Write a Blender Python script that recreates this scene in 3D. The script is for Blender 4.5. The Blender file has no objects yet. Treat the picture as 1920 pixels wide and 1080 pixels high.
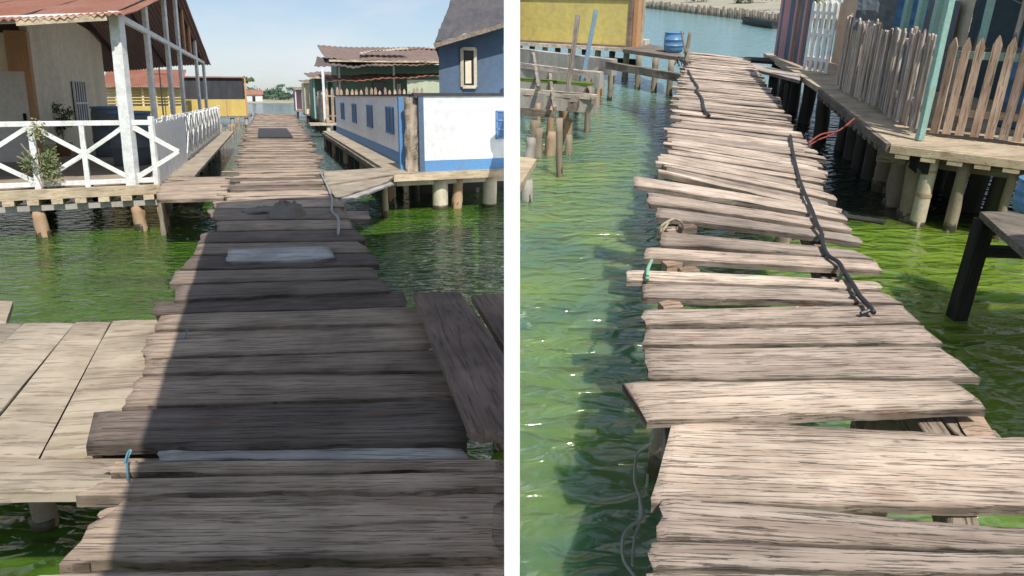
import bpy, math, random
from mathutils import Vector, Matrix, noise
random.seed(7)
C = bpy.context.scene.collection
V = Vector
H, E = 2.3, 0.8            # eye height and deck height above the water
F, Y0 = 1200.0, 391.6      # focal length and optical centre (px of the 1920x1080 photograph)
P1 = math.radians(10.0)    # camera pitch
AL = math.radians(9.9)     # the right-hand waterway lies on a slope rising away from the viewer
UP = V((0, 0, 1))
L, R = 'L', 'R'
SM = {L: Matrix.Identity(4),
      R: Matrix.Translation((0, 0, H)) @ Matrix.Rotation(AL, 4, 'X') @ Matrix.Translation((0, 0, -H))}

# ------------------------------------------------------------ measuring helpers
def ray(s, px, py):
    p = P1 if s == L else P1 + AL
    f = V((0, math.cos(p), -math.sin(p))); u = V((0, math.sin(p), math.cos(p)))
    return f + V((1, 0, 0)) * ((px - 960) / F) + u * ((Y0 - py) / F)
def P(s, px, py, z=E):
    d = ray(s, px, py); t = (z - H) / d.z
    return V((0, 0, H)) + d * t
def PY(s, px, py, Y):
    d = ray(s, px, py); return V((0, 0, H)) + d * (Y / d.y)
def PN(s, px, py, p0, dr):
    n = V((-dr.y, dr.x, 0)); d = ray(s, px, py); o = V((0, 0, H))
    return o + d * ((p0 - o).dot(n) / d.dot(n))
def zat(s, b, py): return PY(s, 960, py, b.y).z

# ------------------------------------------------------------ materials
def nm(name):
    m = bpy.data.materials.new(name); m.use_nodes = True
    nt = m.node_tree; nt.nodes.clear()
    out = nt.nodes.new('ShaderNodeOutputMaterial'); b = nt.nodes.new('ShaderNodeBsdfPrincipled')
    nt.links.new(b.outputs[0], out.inputs[0]); return m, nt, b
def nd(nt, t, **k):
    n = nt.nodes.new(t)
    for a, v in k.items():
        if a.startswith('_'):
            n.inputs[a[1:].replace('_', ' ')].default_value = v
        else: setattr(n, a, v)
    return n
def ramp(nt, src, stops):
    r = nt.nodes.new('ShaderNodeValToRGB'); e = r.color_ramp.elements
    while len(e) < len(stops): e.new(0.5)
    for i, (p, c) in enumerate(stops):
        e[i].position = p
        e[i].color = (c, c, c, 1) if isinstance(c, (int, float)) else (*c, 1)
    nt.links.new(src, r.inputs[0]); return r.outputs[0]
def mix(nt, a, b, fac, mode='MIX'):
    m = nt.nodes.new('ShaderNodeMix'); m.data_type = 'RGBA'; m.blend_type = mode
    for i, v in ((0, fac), (6, a), (7, b)):
        if hasattr(v, 'is_linked') or isinstance(v, bpy.types.NodeSocket): nt.links.new(v, m.inputs[i])
        elif isinstance(v, (int, float)): m.inputs[i].default_value = v
        else: m.inputs[i].default_value = (*v, 1)
    return m.outputs[2]
def coord(nt, scale=(1, 1, 1), rnd=True):
    tc = nt.nodes.new('ShaderNodeTexCoord'); mp = nt.nodes.new('ShaderNodeMapping')
    mp.inputs['Scale'].default_value = scale
    if rnd:
        oi = nt.nodes.new('ShaderNodeObjectInfo'); mu = nt.nodes.new('ShaderNodeMath'); mu.operation = 'MULTIPLY'
        mu.inputs[1].default_value = 37.0; nt.links.new(oi.outputs['Random'], mu.inputs[0])
        ad = nt.nodes.new('ShaderNodeVectorMath'); ad.operation = 'ADD'
        nt.links.new(tc.outputs['Object'], ad.inputs[0]); nt.links.new(mu.outputs[0], ad.inputs[1])
        nt.links.new(ad.outputs[0], mp.inputs[0])
    else: nt.links.new(tc.outputs['Object'], mp.inputs[0])
    return mp.outputs[0]
def tex(nt, vec, scale, detail=6, rough=0.6, dist=0.0):
    n = nd(nt, 'ShaderNodeTexNoise', _Scale=scale, _Detail=detail, _Roughness=rough, _Distortion=dist)
    nt.links.new(vec, n.inputs['Vector']); return n.outputs['Fac']
def bump(nt, b, h, strength, dist):
    n = nd(nt, 'ShaderNodeBump', _Strength=strength, _Distance=dist)
    nt.links.new(h, n.inputs['Height']); nt.links.new(n.outputs[0], b.inputs['Normal']); return n
def wood(name, dark, mid, light, grain=(1.2, 20, 20), crack=0.75, vary=0.35, bd=0.006):
    m, nt, b = nm(name)
    v = coord(nt, grain); v2 = coord(nt, (grain[0]*3.0, grain[1]*4.6, grain[2]*4.6)); v4 = coord(nt, (grain[0]*.8, grain[1]*1.1, grain[2]*1.1)); v3 = coord(nt, (1, 1, 1))
    g = tex(nt, v, 1.0, 8, 0.62, 0.6); fine = tex(nt, v2, 1.0, 6, 0.68, 0.5); cr = tex(nt, v4, 1.0, 3, 0.5, 1.2); big = tex(nt, v3, 2.3, 4, 0.6)
    c = ramp(nt, g, [(0.18, dark), (0.46, mid), (0.74, light)])
    ck = ramp(nt, fine, [(0.39, 0.0), (0.45, 1.0)])
    c = mix(nt, c, mix(nt, (1 - crack,)*3, (1, 1, 1), ck), 1.0, 'MULTIPLY')
    gk = ramp(nt, cr, [(0.285, 0.2), (0.315, 1.0)])
    c = mix(nt, c, gk, crack * .8, 'MULTIPLY')
    st = ramp(nt, big, [(0.3, 0.62), (0.6, 1.08)])
    c = mix(nt, c, st, 0.9, 'MULTIPLY')
    oi = nt.nodes.new('ShaderNodeObjectInfo')
    rr = ramp(nt, oi.outputs['Random'], [(0.0, (1 - vary, 1 - vary, 1 - vary*.95)), (0.5, (1, .97, .94)), (1.0, (1 + vary*.35, 1 + vary*.3, 1 + vary*.25))])
    c = mix(nt, c, rr, 1.0, 'MULTIPLY')
    # scattered nail holes and knots
    vo = nd(nt, 'ShaderNodeTexVoronoi', _Scale=3.1); nt.links.new(coord(nt, (1, 2.0, 1)), vo.inputs['Vector'])
    c = mix(nt, c, ramp(nt, vo.outputs['Distance'], [(0.02, 0.22), (0.07, 1.0)]), 0.8, 'MULTIPLY')
    at_ = nt.nodes.new('ShaderNodeAttribute'); at_.attribute_name = 'shade_grime'  # dark plank edges: gap shade painted into the colour, plus edge dirt
    gm = nd(nt, 'ShaderNodeMath', operation='MULTIPLY'); nt.links.new(at_.outputs['Fac'], gm.inputs[0]); nt.links.new(ramp(nt, big, [(0.3, 1.0), (0.7, 0.45)]), gm.inputs[1])
    c = mix(nt, c, (0.035, 0.028, 0.022), gm.outputs[0])
    # rust stains round scattered nail heads
    v5 = nd(nt, 'ShaderNodeTexVoronoi', _Scale=2.3); nt.links.new(coord(nt, (.8, 2.6, 1)), v5.inputs['Vector'])
    c = mix(nt, c, (.20, .10, .05), ramp(nt, v5.outputs['Distance'], [(0.05, 0.55), (0.2, 0.0)]))
    nt.links.new(c, b.inputs['Base Color']); b.inputs['Roughness'].default_value = 0.85
    b.inputs['Specular IOR Level'].default_value = 0.25
    h = mix(nt, mix(nt, g, ck, 0.45), gk, 0.25); bump(nt, b, h, 0.9, bd); return m
def paint(name, col, dirt=0.35, rough=0.6, scale=3.0, dcol=(0.22, 0.17, 0.12), streak=(1, 1, .25)):
    m, nt, b = nm(name)
    n = tex(nt, coord(nt, streak), scale, 8, 0.68); n2 = tex(nt, coord(nt), scale * 9, 4, 0.6)
    f = ramp(nt, n, [(0.40, 0.0), (0.72, dirt)])
    c = mix(nt, col, dcol, f); c = mix(nt, c, ramp(nt, n2, [(0.3, 0.82), (0.6, 1.0)]), 1.0, 'MULTIPLY')
    nt.links.new(c, b.inputs['Base Color']); b.inputs['Roughness'].default_value = rough
    bump(nt, b, n2, 0.4, 0.004); return m
def foliage(name, c1, c2):
    m, nt, b = nm(name)
    n = tex(nt, coord(nt), 1.7, 4, 0.6)
    nt.links.new(ramp(nt, n, [(0.35, c1), (0.65, c2)]), b.inputs['Base Color']); b.inputs['Roughness'].default_value = 0.6
    return m
def water_mat(name, s, kind):
    m, nt, b = nm(name)
    tc = nt.nodes.new('ShaderNodeTexCoord'); sp = nt.nodes.new('ShaderNodeSeparateXYZ'); nt.links.new(tc.outputs['Object'], sp.inputs[0])
    v = coord(nt, (1, 1.9, 1), False)
    blot = tex(nt, v, 0.55, 4, 0.6)
    if kind == L:
        near = ramp(nt, blot, [(0.35, (0.030, 0.075, 0.010)), (0.62, (0.062, 0.135, 0.014))])
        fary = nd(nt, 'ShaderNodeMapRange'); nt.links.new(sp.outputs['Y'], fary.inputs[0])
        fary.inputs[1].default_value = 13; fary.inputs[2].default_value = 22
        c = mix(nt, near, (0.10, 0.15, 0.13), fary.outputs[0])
    else:
        g1 = ramp(nt, blot, [(0.38, (0.085, 0.190, 0.120)), (0.60, (0.175, 0.285, 0.080))])
        g2 = ramp(nt, blot, [(0.30, (0.095, 0.175, 0.018)), (0.62, (0.17, 0.27, 0.030))])
        mx = nd(nt, 'ShaderNodeMapRange'); nt.links.new(sp.outputs['X'], mx.inputs[0])
        mx.inputs[1].default_value = 1.9; mx.inputs[2].default_value = 2.6
        c = mix(nt, g1, g2, mx.outputs[0])
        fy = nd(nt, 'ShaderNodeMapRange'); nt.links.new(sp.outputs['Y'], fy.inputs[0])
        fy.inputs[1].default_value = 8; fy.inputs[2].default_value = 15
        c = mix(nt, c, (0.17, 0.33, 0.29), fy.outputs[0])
        # shade beneath the raised deck, painted into the water colour
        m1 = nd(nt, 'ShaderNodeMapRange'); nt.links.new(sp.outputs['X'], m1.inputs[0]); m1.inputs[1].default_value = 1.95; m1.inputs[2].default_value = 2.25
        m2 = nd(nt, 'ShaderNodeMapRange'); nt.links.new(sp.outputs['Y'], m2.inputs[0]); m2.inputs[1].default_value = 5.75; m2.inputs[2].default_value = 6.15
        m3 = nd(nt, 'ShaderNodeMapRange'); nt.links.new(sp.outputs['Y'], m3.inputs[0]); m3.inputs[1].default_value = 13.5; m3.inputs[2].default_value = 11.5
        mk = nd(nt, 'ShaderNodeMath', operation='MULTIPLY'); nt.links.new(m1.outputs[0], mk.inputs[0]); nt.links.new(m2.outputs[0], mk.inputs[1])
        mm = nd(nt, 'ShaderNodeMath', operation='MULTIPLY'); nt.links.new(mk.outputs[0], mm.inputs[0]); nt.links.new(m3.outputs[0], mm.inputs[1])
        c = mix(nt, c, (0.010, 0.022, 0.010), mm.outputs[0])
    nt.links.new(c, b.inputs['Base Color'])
    b.inputs['Roughness'].default_value = 0.16 if kind == R else .10; b.inputs['IOR'].default_value = 1.40
    b.inputs['Specular IOR Level'].default_value = 0.7 if kind == R else .5
    b.inputs['Subsurface Weight'].default_value = 0.8; b.inputs['Subsurface Radius'].default_value = (.5, 1, .7); b.inputs['Subsurface Scale'].default_value = 1.0 if kind == R else .4
    w1 = tex(nt, coord(nt, (1, 2.3, 1), False), 3.6, 2, 0.4, 0.7)
    w2 = tex(nt, coord(nt, (1, 1.7, 1), False), 15.0, 3, 0.55, 0.4)
    w3 = tex(nt, coord(nt, (1, 1.5, 1), False), 0.7, 2, 0.5)
    h = mix(nt, w1, w2, 0.07); h = mix(nt, h, w3, 0.25)
    bn = bump(nt, b, h, 1.0, 0.108 if kind == R else 0.12); nt.links.new(bn.outputs[0], b.inputs['Coat Normal'])
    b.inputs['Coat Weight'].default_value = .85 if kind == R else .12; b.inputs['Coat IOR'].default_value = 1.7; b.inputs['Coat Roughness'].default_value = .20
    return m

M = {}
M['plankR'] = wood('weathered_plank', (0.28, 0.205, 0.16), (0.55, 0.445, 0.365), (0.77, 0.66, 0.555), (1.5, 30, 30), .54, .42, .009)
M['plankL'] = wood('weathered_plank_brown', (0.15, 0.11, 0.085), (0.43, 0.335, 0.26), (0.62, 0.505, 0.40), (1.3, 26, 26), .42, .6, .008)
M['pale'] = wood('pale_board', (0.28, 0.26, 0.24), (0.50, 0.49, 0.47), (0.68, 0.66, 0.64), (1.2, 18, 18), .5)
M['brownboard'] = wood('brown_board', (0.14, 0.095, 0.075), (0.25, 0.185, 0.155), (0.33, 0.25, 0.215), (1, 12, 12), .35, .15)
M['deckboard'] = wood('deck_board', (0.26, 0.21, 0.15), (0.45, 0.38, 0.29), (0.54, 0.47, 0.37), (1, 9, 9), .3, .15)
M['beam'] = wood('old_beam', (0.10, 0.085, 0.07), (0.27, 0.225, 0.18), (0.40, 0.35, 0.29), (1.5, 14, 14), .6)
M['dark'] = wood('dark_timber', (0.012, 0.012, 0.012), (0.03, 0.028, 0.026), (0.06, 0.055, 0.05), (1.5, 14, 14), .4)
M['fascia'] = wood('tan_fascia', (0.34, 0.26, 0.17), (0.55, 0.45, 0.32), (0.66, 0.56, 0.42), (1.5, 12, 12), .3, .15)
M['picket'] = wood('brown_picket', (0.23, 0.15, 0.10), (0.45, 0.33, 0.25), (0.60, 0.48, 0.39), (1.6, 24, 24), .55, .4)
M['greypick'] = wood('grey_picket', (0.22, 0.18, 0.15), (0.52, 0.45, 0.38), (0.84, 0.77, 0.69), (1.6, 24, 24), .5, .5)
M['whitew'] = paint('white_paint', (0.84, 0.87, 0.86), .6, .6, 7, (.42, .37, .30))
M['whitewall'] = paint('white_wall', (0.74, 0.76, 0.76), .22, .7, .8)
M['glowdivider'] = paint('glowing_white_divider', (0.94, 0.94, 0.94), .02, .8, 1.5)
bw = [n for n in M['glowdivider'].node_tree.nodes if n.type == 'BSDF_PRINCIPLED'][0]; bw.inputs['Emission Color'].default_value = (1, 1, 1, 1); bw.inputs['Emission Strength'].default_value = .75  # paint given a glow so the added divider stays white in shade
M['blue'] = paint('sky_blue_paint', (0.10, 0.28, 0.55), .25, .6, 3)
M['bluewin'] = paint('blue_window', (0.05, 0.13, 0.30), .3, .5, 3)
M['navy'] = paint('navy_wall', (0.085, 0.14, 0.22), .5, .7, 1.2, (.08, .08, .09))
M['cream'] = paint('cream_wall', (0.90, 0.76, 0.56), .3, .8, .8)
M['greywall'] = paint('grey_stucco', (0.86, 0.76, 0.56), .35, .8, .8)
M['paledoor'] = paint('pale_door', (0.78, 0.76, 0.70), .3, .6, 2)
M['orange'] = paint('orange_pillar', (0.58, 0.32, 0.15), .35, .7, 2)
M['yellow'] = paint('yellow_wall', (0.66, 0.49, 0.14), .45, .7, 1.2, (.36, .26, .13))
M['yellowR'] = paint('bright_yellow_wall', (0.80, 0.62, 0.17), .55, .7, 1.0, (.45, .36, .20))
M['rustroof'] = paint('rusty_roof', (0.33, 0.125, 0.075), .6, .75, 1.4, (.42, .27, .20), (1, .3, 1))
M['darkroof'] = paint('underside_roof', (0.26, 0.155, 0.14), .4, .8, 1.4)
M['brownroof'] = paint('brown_roof', (0.13, 0.10, 0.095), .6, .85, 2.4, (.21, .17, .15))
M['slateroof'] = paint('slate_roof', (0.075, 0.075, 0.09), .6, .9, 3.5, (.17, .15, .14))
M['sidewall'] = paint('shade_lifted_white_wall', (0.93, 0.94, 0.95), .15, .7, .8)  # white wall colour lightened for the side that falls in shade
M['greyroof'] = paint('grey_roof', (0.20, 0.14, 0.115), .6, .8, 1.4, (.34, .24, .19))
M['coping'] = paint('dark_coping', (0.03, 0.035, 0.045), .2, .7)
M['teal'] = paint('pale_teal_paint', (0.30, 0.56, 0.50), .5, .6, 4, (.35, .30, .22))
M['pink'] = paint('pink_paint', (0.55, 0.28, 0.30), .45, .7, 4, (.3, .2, .18))
M['greenw'] = paint('green_wall', (0.14, 0.27, 0.20), .4, .7, 1.5)
M['palegreen'] = paint('pale_green_wall', (0.45, 0.50, 0.36), .3, .7, 1.5)
M['tealwall'] = paint('slate_blue_wall', (0.055, 0.10, 0.125), .35, .7, 1.5, (.07, .07, .07))
M['paleblue'] = paint('pale_blue_door', (0.23, 0.36, 0.48), .25, .6, 2)
M['barrel'] = paint('blue_plastic', (0.10, 0.27, 0.50), .4, .38, 4, (.18, .25, .33))
M['darktub'] = paint('grey_blue_tub', (0.12, 0.155, 0.19), .3, .45, 4)
M['concrete'] = paint('old_concrete', (0.46, 0.43, 0.39), .55, .9, 2.5, (.16, .13, .10))
M['ivory'] = paint('ivory_pile', (0.68, 0.62, 0.48), .55, .6, 3, (.26, .16, .09))
M['log'] = paint('bark_log', (0.36, 0.29, 0.21), .75, .85, 5, (.10, .08, .06))
M['rustlog'] = paint('rust_stained_log', (0.44, 0.27, 0.15), .8, .85, 4, (.42, .36, .28))
M['tide'] = paint('wet_tide_band', (0.045, 0.05, 0.025), .7, .5, 9, (.16, .10, .05))
M['darklog'] = paint('wet_dark_log', (0.03, 0.028, 0.025), .5, .5, 4, (.07, .06, .05))
M['moss'] = paint('moss', (0.12, 0.20, 0.03), .6, .95, 6, (.07, .12, .02))
M['cable'] = paint('black_cable', (0.022, 0.024, 0.028), .2, .45, 8, (.08, .08, .08))
M['rope'] = paint('tan_rope', (0.42, 0.36, 0.26), .4, .9, 12)
M['wire'] = paint('grey_wire', (0.35, 0.36, 0.35), .4, .6, 12)
M['mint'] = paint('mint_string', (0.30, 0.58, 0.40), .2, .7, 12)
M['redwire'] = paint('red_wire', (0.35, 0.07, 0.055), .3, .5, 12)
M['bluestring'] = paint('blue_string', (0.12, 0.30, 0.40), .2, .7, 12)
M['mat'] = paint('dark_mat', (0.045, 0.045, 0.05), .3, .95, 8, (.09, .08, .08))
M['rag'] = paint('grey_rag', (0.24, 0.21, 0.19), .5, .95, 6)
M['stone'] = paint('pebbled_column', (0.44, 0.36, 0.27), .9, .9, 9, (.12, .09, .07))
M['sand'] = paint('sand_bank', (0.40, 0.36, 0.28), .5, .95, .4, (.2, .2, .1))
M['glass'] = paint('dark_opening', (0.02, 0.022, 0.026), .2, .25, 3)
M['leaf'] = foliage('leaves', (0.045, 0.085, 0.022), (0.10, 0.15, 0.045))
M['farleaf'] = foliage('far_leaves', (0.055, 0.11, 0.075), (0.10, 0.17, 0.10))
M['dryleaf'] = foliage('dry_leaves', (0.13, 0.16, 0.06), (0.28, 0.27, 0.12))
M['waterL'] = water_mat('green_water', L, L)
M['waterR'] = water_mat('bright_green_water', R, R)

# ------------------------------------------------------------ object helpers
INFO = {}
class MB:
    def __init__(s): s.v = []; s.f = []
    def add(s, vs, fs):
        o = len(s.v); s.v += [V(x) for x in vs]; s.f += [tuple(i + o for i in f) for f in fs]; return s
    def para(s, o, a, b, c):
        o, a, b, c = V(o), V(a), V(b), V(c)
        vs = [o, o+a, o+a+b, o+b, o+c, o+a+c, o+a+b+c, o+b+c]
        fs = [(0,3,2,1), (4,5,6,7), (0,1,5,4), (1,2,6,5), (2,3,7,6), (3,0,4,7)]
        if a.cross(b).dot(c) < 0: fs = [f[::-1] for f in fs]
        return s.add(vs, fs)
    def beam(s, p0, p1, w, h, up=UP):
        p0, p1 = V(p0), V(p1); d = (p1 - p0)
        u = up if abs(d.normalized().dot(up)) < .98 else V((0, 1, 0))
        sd = d.cross(u).normalized() * w; hh = sd.cross(d).normalized() * h
        return s.para(p0 - sd/2 - hh/2, d, sd, hh)
    def cyl(s, p0, p1, r0, r1=None, n=14, rings=1, amp=0.0, cap=True, seed=0):
        p0, p1 = V(p0), V(p1); r1 = r0 if r1 is None else r1
        d = (p1 - p0).normalized(); q = V((1, 0, 0)) if abs(d.x) < .9 else V((0, 1, 0))
        a = d.cross(q).normalized(); b = d.cross(a); vs = []; fs = []
        for i in range(rings + 1):
            t = i / rings; c = p0.lerp(p1, t); r = r0 + (r1 - r0) * t
            for k in range(n):
                th = 2*math.pi*k/n; dr = a*math.cos(th) + b*math.sin(th)
                rr = r * (1 + amp * noise.noise(c * 6 + dr * 1.3 + V((seed, 0, seed*2))))
                vs.append(c + dr * rr + (a * noise.noise(V((t*3+seed, 1, 0))) * amp * r * 1.4))
        for i in range(rings):
            for k in range(n):
                k2 = (k+1) % n; fs.append((i*n+k, (i+1)*n+k, (i+1)*n+k2, i*n+k2))
        if cap: fs.append(tuple(range(n))); fs.append(tuple(rings*n + k for k in range(n))[::-1])
        return s.add(vs, fs)
    def lathe(s, c, prof, n=24):
        vs = []; fs = []
        for r, z in prof:
            for k in range(n):
                th = 2*math.pi*k/n; vs.append(V(c) + V((r*math.cos(th), r*math.sin(th), z)))
        for i in range(len(prof)-1):
            for k in range(n):
                k2 = (k+1) % n; fs.append((i*n+k, i*n+k2, (i+1)*n+k2, (i+1)*n+k))
        fs.append(tuple(range(n))[::-1]); fs.append(tuple((len(prof)-1)*n + k for k in range(n)))
        return s.add(vs, fs)
    def tube(s, pts, r, n=7, sub=6):
        pts = [V(p) for p in pts]; q = []
        for i in range(len(pts)-1):
            p0 = pts[max(i-1, 0)]; p1 = pts[i]; p2 = pts[i+1]; p3 = pts[min(i+2, len(pts)-1)]
            for j in range(sub):
                t = j/sub
                q.append(.5*((2*p1) + (p2-p0)*t + (2*p0-5*p1+4*p2-p3)*t*t + (3*p1-p0-3*p2+p3)*t**3))
        q.append(pts[-1]); vs = []; fs = []
        for i, c in enumerate(q):
            d = (q[min(i+1, len(q)-1)] - q[max(i-1, 0)]).normalized()
            a = d.cross(UP if abs(d.z) < .95 else V((1, 0, 0))).normalized(); b = d.cross(a)
            for k in range(n):
                th = 2*math.pi*k/n; vs.append(c + (a*math.cos(th) + b*math.sin(th)) * r)
        for i in range(len(q)-1):
            for k in range(n):
                k2 = (k+1) % n; fs.append((i*n+k, (i+1)*n+k, (i+1)*n+k2, i*n+k2))
        fs.append(tuple(range(n))); fs.append(tuple((len(q)-1)*n + k for k in range(n))[::-1])
        return s.add(vs, fs)
    def sheet(s, p00, p10, p01, p11, waves=60, amp=.02, t=.006, rows=6, sag=0.0):
        """corrugated sheet: waves along p00->p10, rows along p00->p01"""
        p00, p10, p01, p11 = map(V, (p00, p10, p01, p11)); nn = (p10-p00).cross(p01-p00).normalized()
        if nn.z < 0: nn = -nn
        nx = waves * 4; vs = []; fs = []
        for lay in (0, 1):
            for j in range(rows+1):
                v = j/rows
                for i in range(nx+1):
                    u = i/nx
                    p = p00.lerp(p10, u).lerp(p01.lerp(p11, u), v)
                    o = math.sin(u*waves*2*math.pi)*amp + noise.noise(p*.8)*sag
                    ed = noise.noise(V((u*waves*.35, v*3, 5)))*.05 if j in (0, rows) else 0
                    vs.append(p + nn*(o - lay*t) + (p01-p00).normalized()*ed)
        k = (nx+1)*(rows+1)
        for j in range(rows):
            for i in range(nx):
                a = j*(nx+1)+i; q = (a, a+1, a+nx+2, a+nx+1)
                fs.append(q); fs.append(tuple(x+k for x in q[::-1]))
        for j in (0, rows):
            for i in range(nx):
                a = j*(nx+1)+i; fs.append((a, a+1, a+1+k, a+k))
        for i in (0, nx):
            for j in range(rows):
                a = j*(nx+1)+i; fs.append((a, a+nx+1, a+nx+1+k, a+k))
        return s.add(vs, fs)
    def leaves(s, c, rad, n, size, seed=1, squash=1.0):
        rnd = random.Random(seed); c = V(c); cl = [(V((rnd.gauss(0, .45), rnd.gauss(0, .45), rnd.gauss(0, .4)))) for _ in range(9)]
        for _ in range(n):
            k = rnd.choice(cl); p = k + V((rnd.gauss(0, .2), rnd.gauss(0, .2), rnd.gauss(0, .2)))
            p = c + V((p.x*rad[0], p.y*rad[1], p.z*rad[2]))
            a = V((rnd.gauss(0, 1), rnd.gauss(0, 1), rnd.gauss(0, 1))).normalized(); b = a.orthogonal().normalized()
            w = size * rnd.uniform(.5, 1.2)
            s.add([p - a*w, p + b*w*.4, p + a*w, p - b*w*.4], [(0, 1, 2, 3)])
        return s
def mesh(name, vs, fs, mat, smooth=False):
    me = bpy.data.meshes.new(name); me.from_pydata([tuple(v) for v in vs], [], fs); me.update()
    me.materials.append(mat)
    if smooth:
        for p in me.polygons: p.use_smooth = True
    return me
def props(o, label=None, cat=None, group=None, kind=None):
    for k, v in (('label', label), ('category', cat), ('group', group), ('kind', kind)):
        if v: o[k] = v
def thing(name, label, cat, s, loc, group=None):
    o = bpy.data.objects.new(name, None); C.objects.link(o); o.empty_display_size = .2
    o.matrix_world = SM[s] @ Matrix.Translation(loc); INFO[o.name] = (s, V(loc))
    props(o, label, cat, group); return o
def part(name, mb, mat, root, label=None, smooth=False):
    loc = INFO[root.name][1]
    o = bpy.data.objects.new(name, mesh(name, [v - loc for v in mb.v], mb.f, M[mat], smooth)); C.objects.link(o)
    o.parent = root; INFO[o.name] = INFO[root.name]
    if label: o['label'] = label
    return o
def single(name, label, cat, mb, mat, s, loc=None, group=None, smooth=False, kind=None):
    loc = V(loc) if loc is not None else V((sum(v.x for v in mb.v)/len(mb.v), sum(v.y for v in mb.v)/len(mb.v), min(v.z for v in mb.v)))
    o = bpy.data.objects.new(name, mesh(name, [v - loc for v in mb.v], mb.f, M[mat], smooth)); C.objects.link(o)
    o.matrix_world = SM[s] @ Matrix.Translation(loc); INFO[o.name] = (s, loc)
    props(o, label, cat, group, kind); return o
SEED = [0]; ESHADE = []
def board_mesh(A, B, Cc, D, t, end=.012, edge=.006, seg=.06, warp=.006, tips=(0, 0), chip=0.0):
    """A far-left, B far-right, C near-right, D near-left. Returns (local verts, faces, matrix)"""
    SEED[0] += 1; sd = SEED[0] * 3.17
    A, B, Cc, D = map(V, (A, B, Cc, D))
    x = ((B + Cc) - (A + D)).normalized(); z = (B - D).cross(A - Cc).normalized()
    y = z.cross(x).normalized(); z = x.cross(y).normalized(); o = D.copy()
    Mx = Matrix((( x.x, y.x, z.x, o.x), (x.y, y.y, z.y, o.y), (x.z, y.z, z.z, o.z), (0, 0, 0, 1)))
    inv = Mx.inverted(); a, b, c, d = inv @ A, inv @ B, inv @ Cc, inv @ D
    ESHADE.clear(); LN = max((b-a).length, .1); n = max(2, min(70, int(LN/seg))); rows = [0, .05, .25, .5, .75, .95, 1]
    vs = []; fs = []; nr = len(rows)
    for i in range(n+1):
        u = i/n
        for j, v in enumerate(rows):
            p = d.lerp(c, u).lerp(a.lerp(b, u), v)
            if v in (0, 1):
                e = noise.noise(V((p.x*3.1, sd, v*5)))*edge*1.6 + noise.noise(V((p.x*14, sd, v*9)))*edge*.6
                if chip: e += -max(0, noise.noise(V((p.x*2.2, sd*2, v*7)))-.25)*chip*(1 if v else -1)
                p.y += e; p.z -= .005
            if u == 0: p.x += noise.noise(V((v*4.3, sd, 1)))*end*2 + tips[0]*(abs(v-.6))**1.3 * (1 if v < .6 else .6)
            if u == 1: p.x += noise.noise(V((v*4.3, sd, 8)))*end*2 - tips[1]*(abs(v-.4))**1.3
            if u in (0, 1): p.z -= .004
            p.z += noise.noise(V((p.x*1.3, sd, v*1.2)))*warp + noise.noise(V((p.x*5, v*6, sd)))*warp*.22
            vs.append(p); ESHADE.append((.8 if v in (0, 1) else .22 if v in (.05, .95) else 0) + (.35 if u in (0, 1) else 0))
    m = len(vs)
    for i in range(n+1):
        for j in (0, nr-1):
            p = vs[i*nr+j].copy(); p.z -= t - .004; vs.append(p); ESHADE.append(.7)
    for i in range(n):
        for j in range(nr-1):
            q = i*nr+j; fs.append((q, q+nr, q+nr+1, q+1))
        b0 = m+i*2; fs.append((b0, b0+1, b0+3, b0+2))
        fs.append((i*nr, b0, b0+2, (i+1)*nr)); fs.append((i*nr+nr-1, (i+1)*nr+nr-1, b0+3, b0+1))
    fs.append((m, *range(0, nr), m+1)); k = n*nr; fs.append((m+2*n+1, *range(k+nr-1, k-1, -1), m+2*n))
    return vs, fs, Mx
def board(name, root, pts, mat, t=.045, s=None, **k):
    """a board in its own frame (grain runs along it); root None makes it a thing"""
    lab = {q: k.pop(q) for q in ('label', 'cat', 'group') if q in k}
    vs, fs, Mx = board_mesh(*pts, t, **k)
    me = mesh(name, vs, fs, M[mat]); o = bpy.data.objects.new(name, me); C.objects.link(o)
    if name == 'plank' or name == 'loose_board': me.attributes.new('shade_grime', 'FLOAT', 'POINT').data.foreach_set('value', ESHADE)
    if root is not None:
        o.parent = root; o.matrix_local = Matrix.Translation(-INFO[root.name][1]) @ Mx
        if 'label' in lab: o['label'] = lab['label']
    else:
        o.matrix_world = SM[s] @ Mx; props(o, **lab)
    return o
def stick(name, root, p0, p1, w, h, mat, s=None, ref=UP, **k):
    """rough timber of w x h along p0->p1, top face towards ref"""
    p0, p1 = V(p0), V(p1); d = (p1-p0).normalized(); r = ref if abs(d.dot(ref)) < .95 else V((0, -1, 0))
    sd = r.cross(d).normalized(); up = d.cross(sd); c = up*(h/2)
    k.setdefault('end', .004); k.setdefault('edge', .004); k.setdefault('warp', .004)
    return board(name, root, (p0+sd*w/2+c, p1+sd*w/2+c, p1-sd*w/2+c, p0-sd*w/2+c), mat, h, s, **k)
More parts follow.
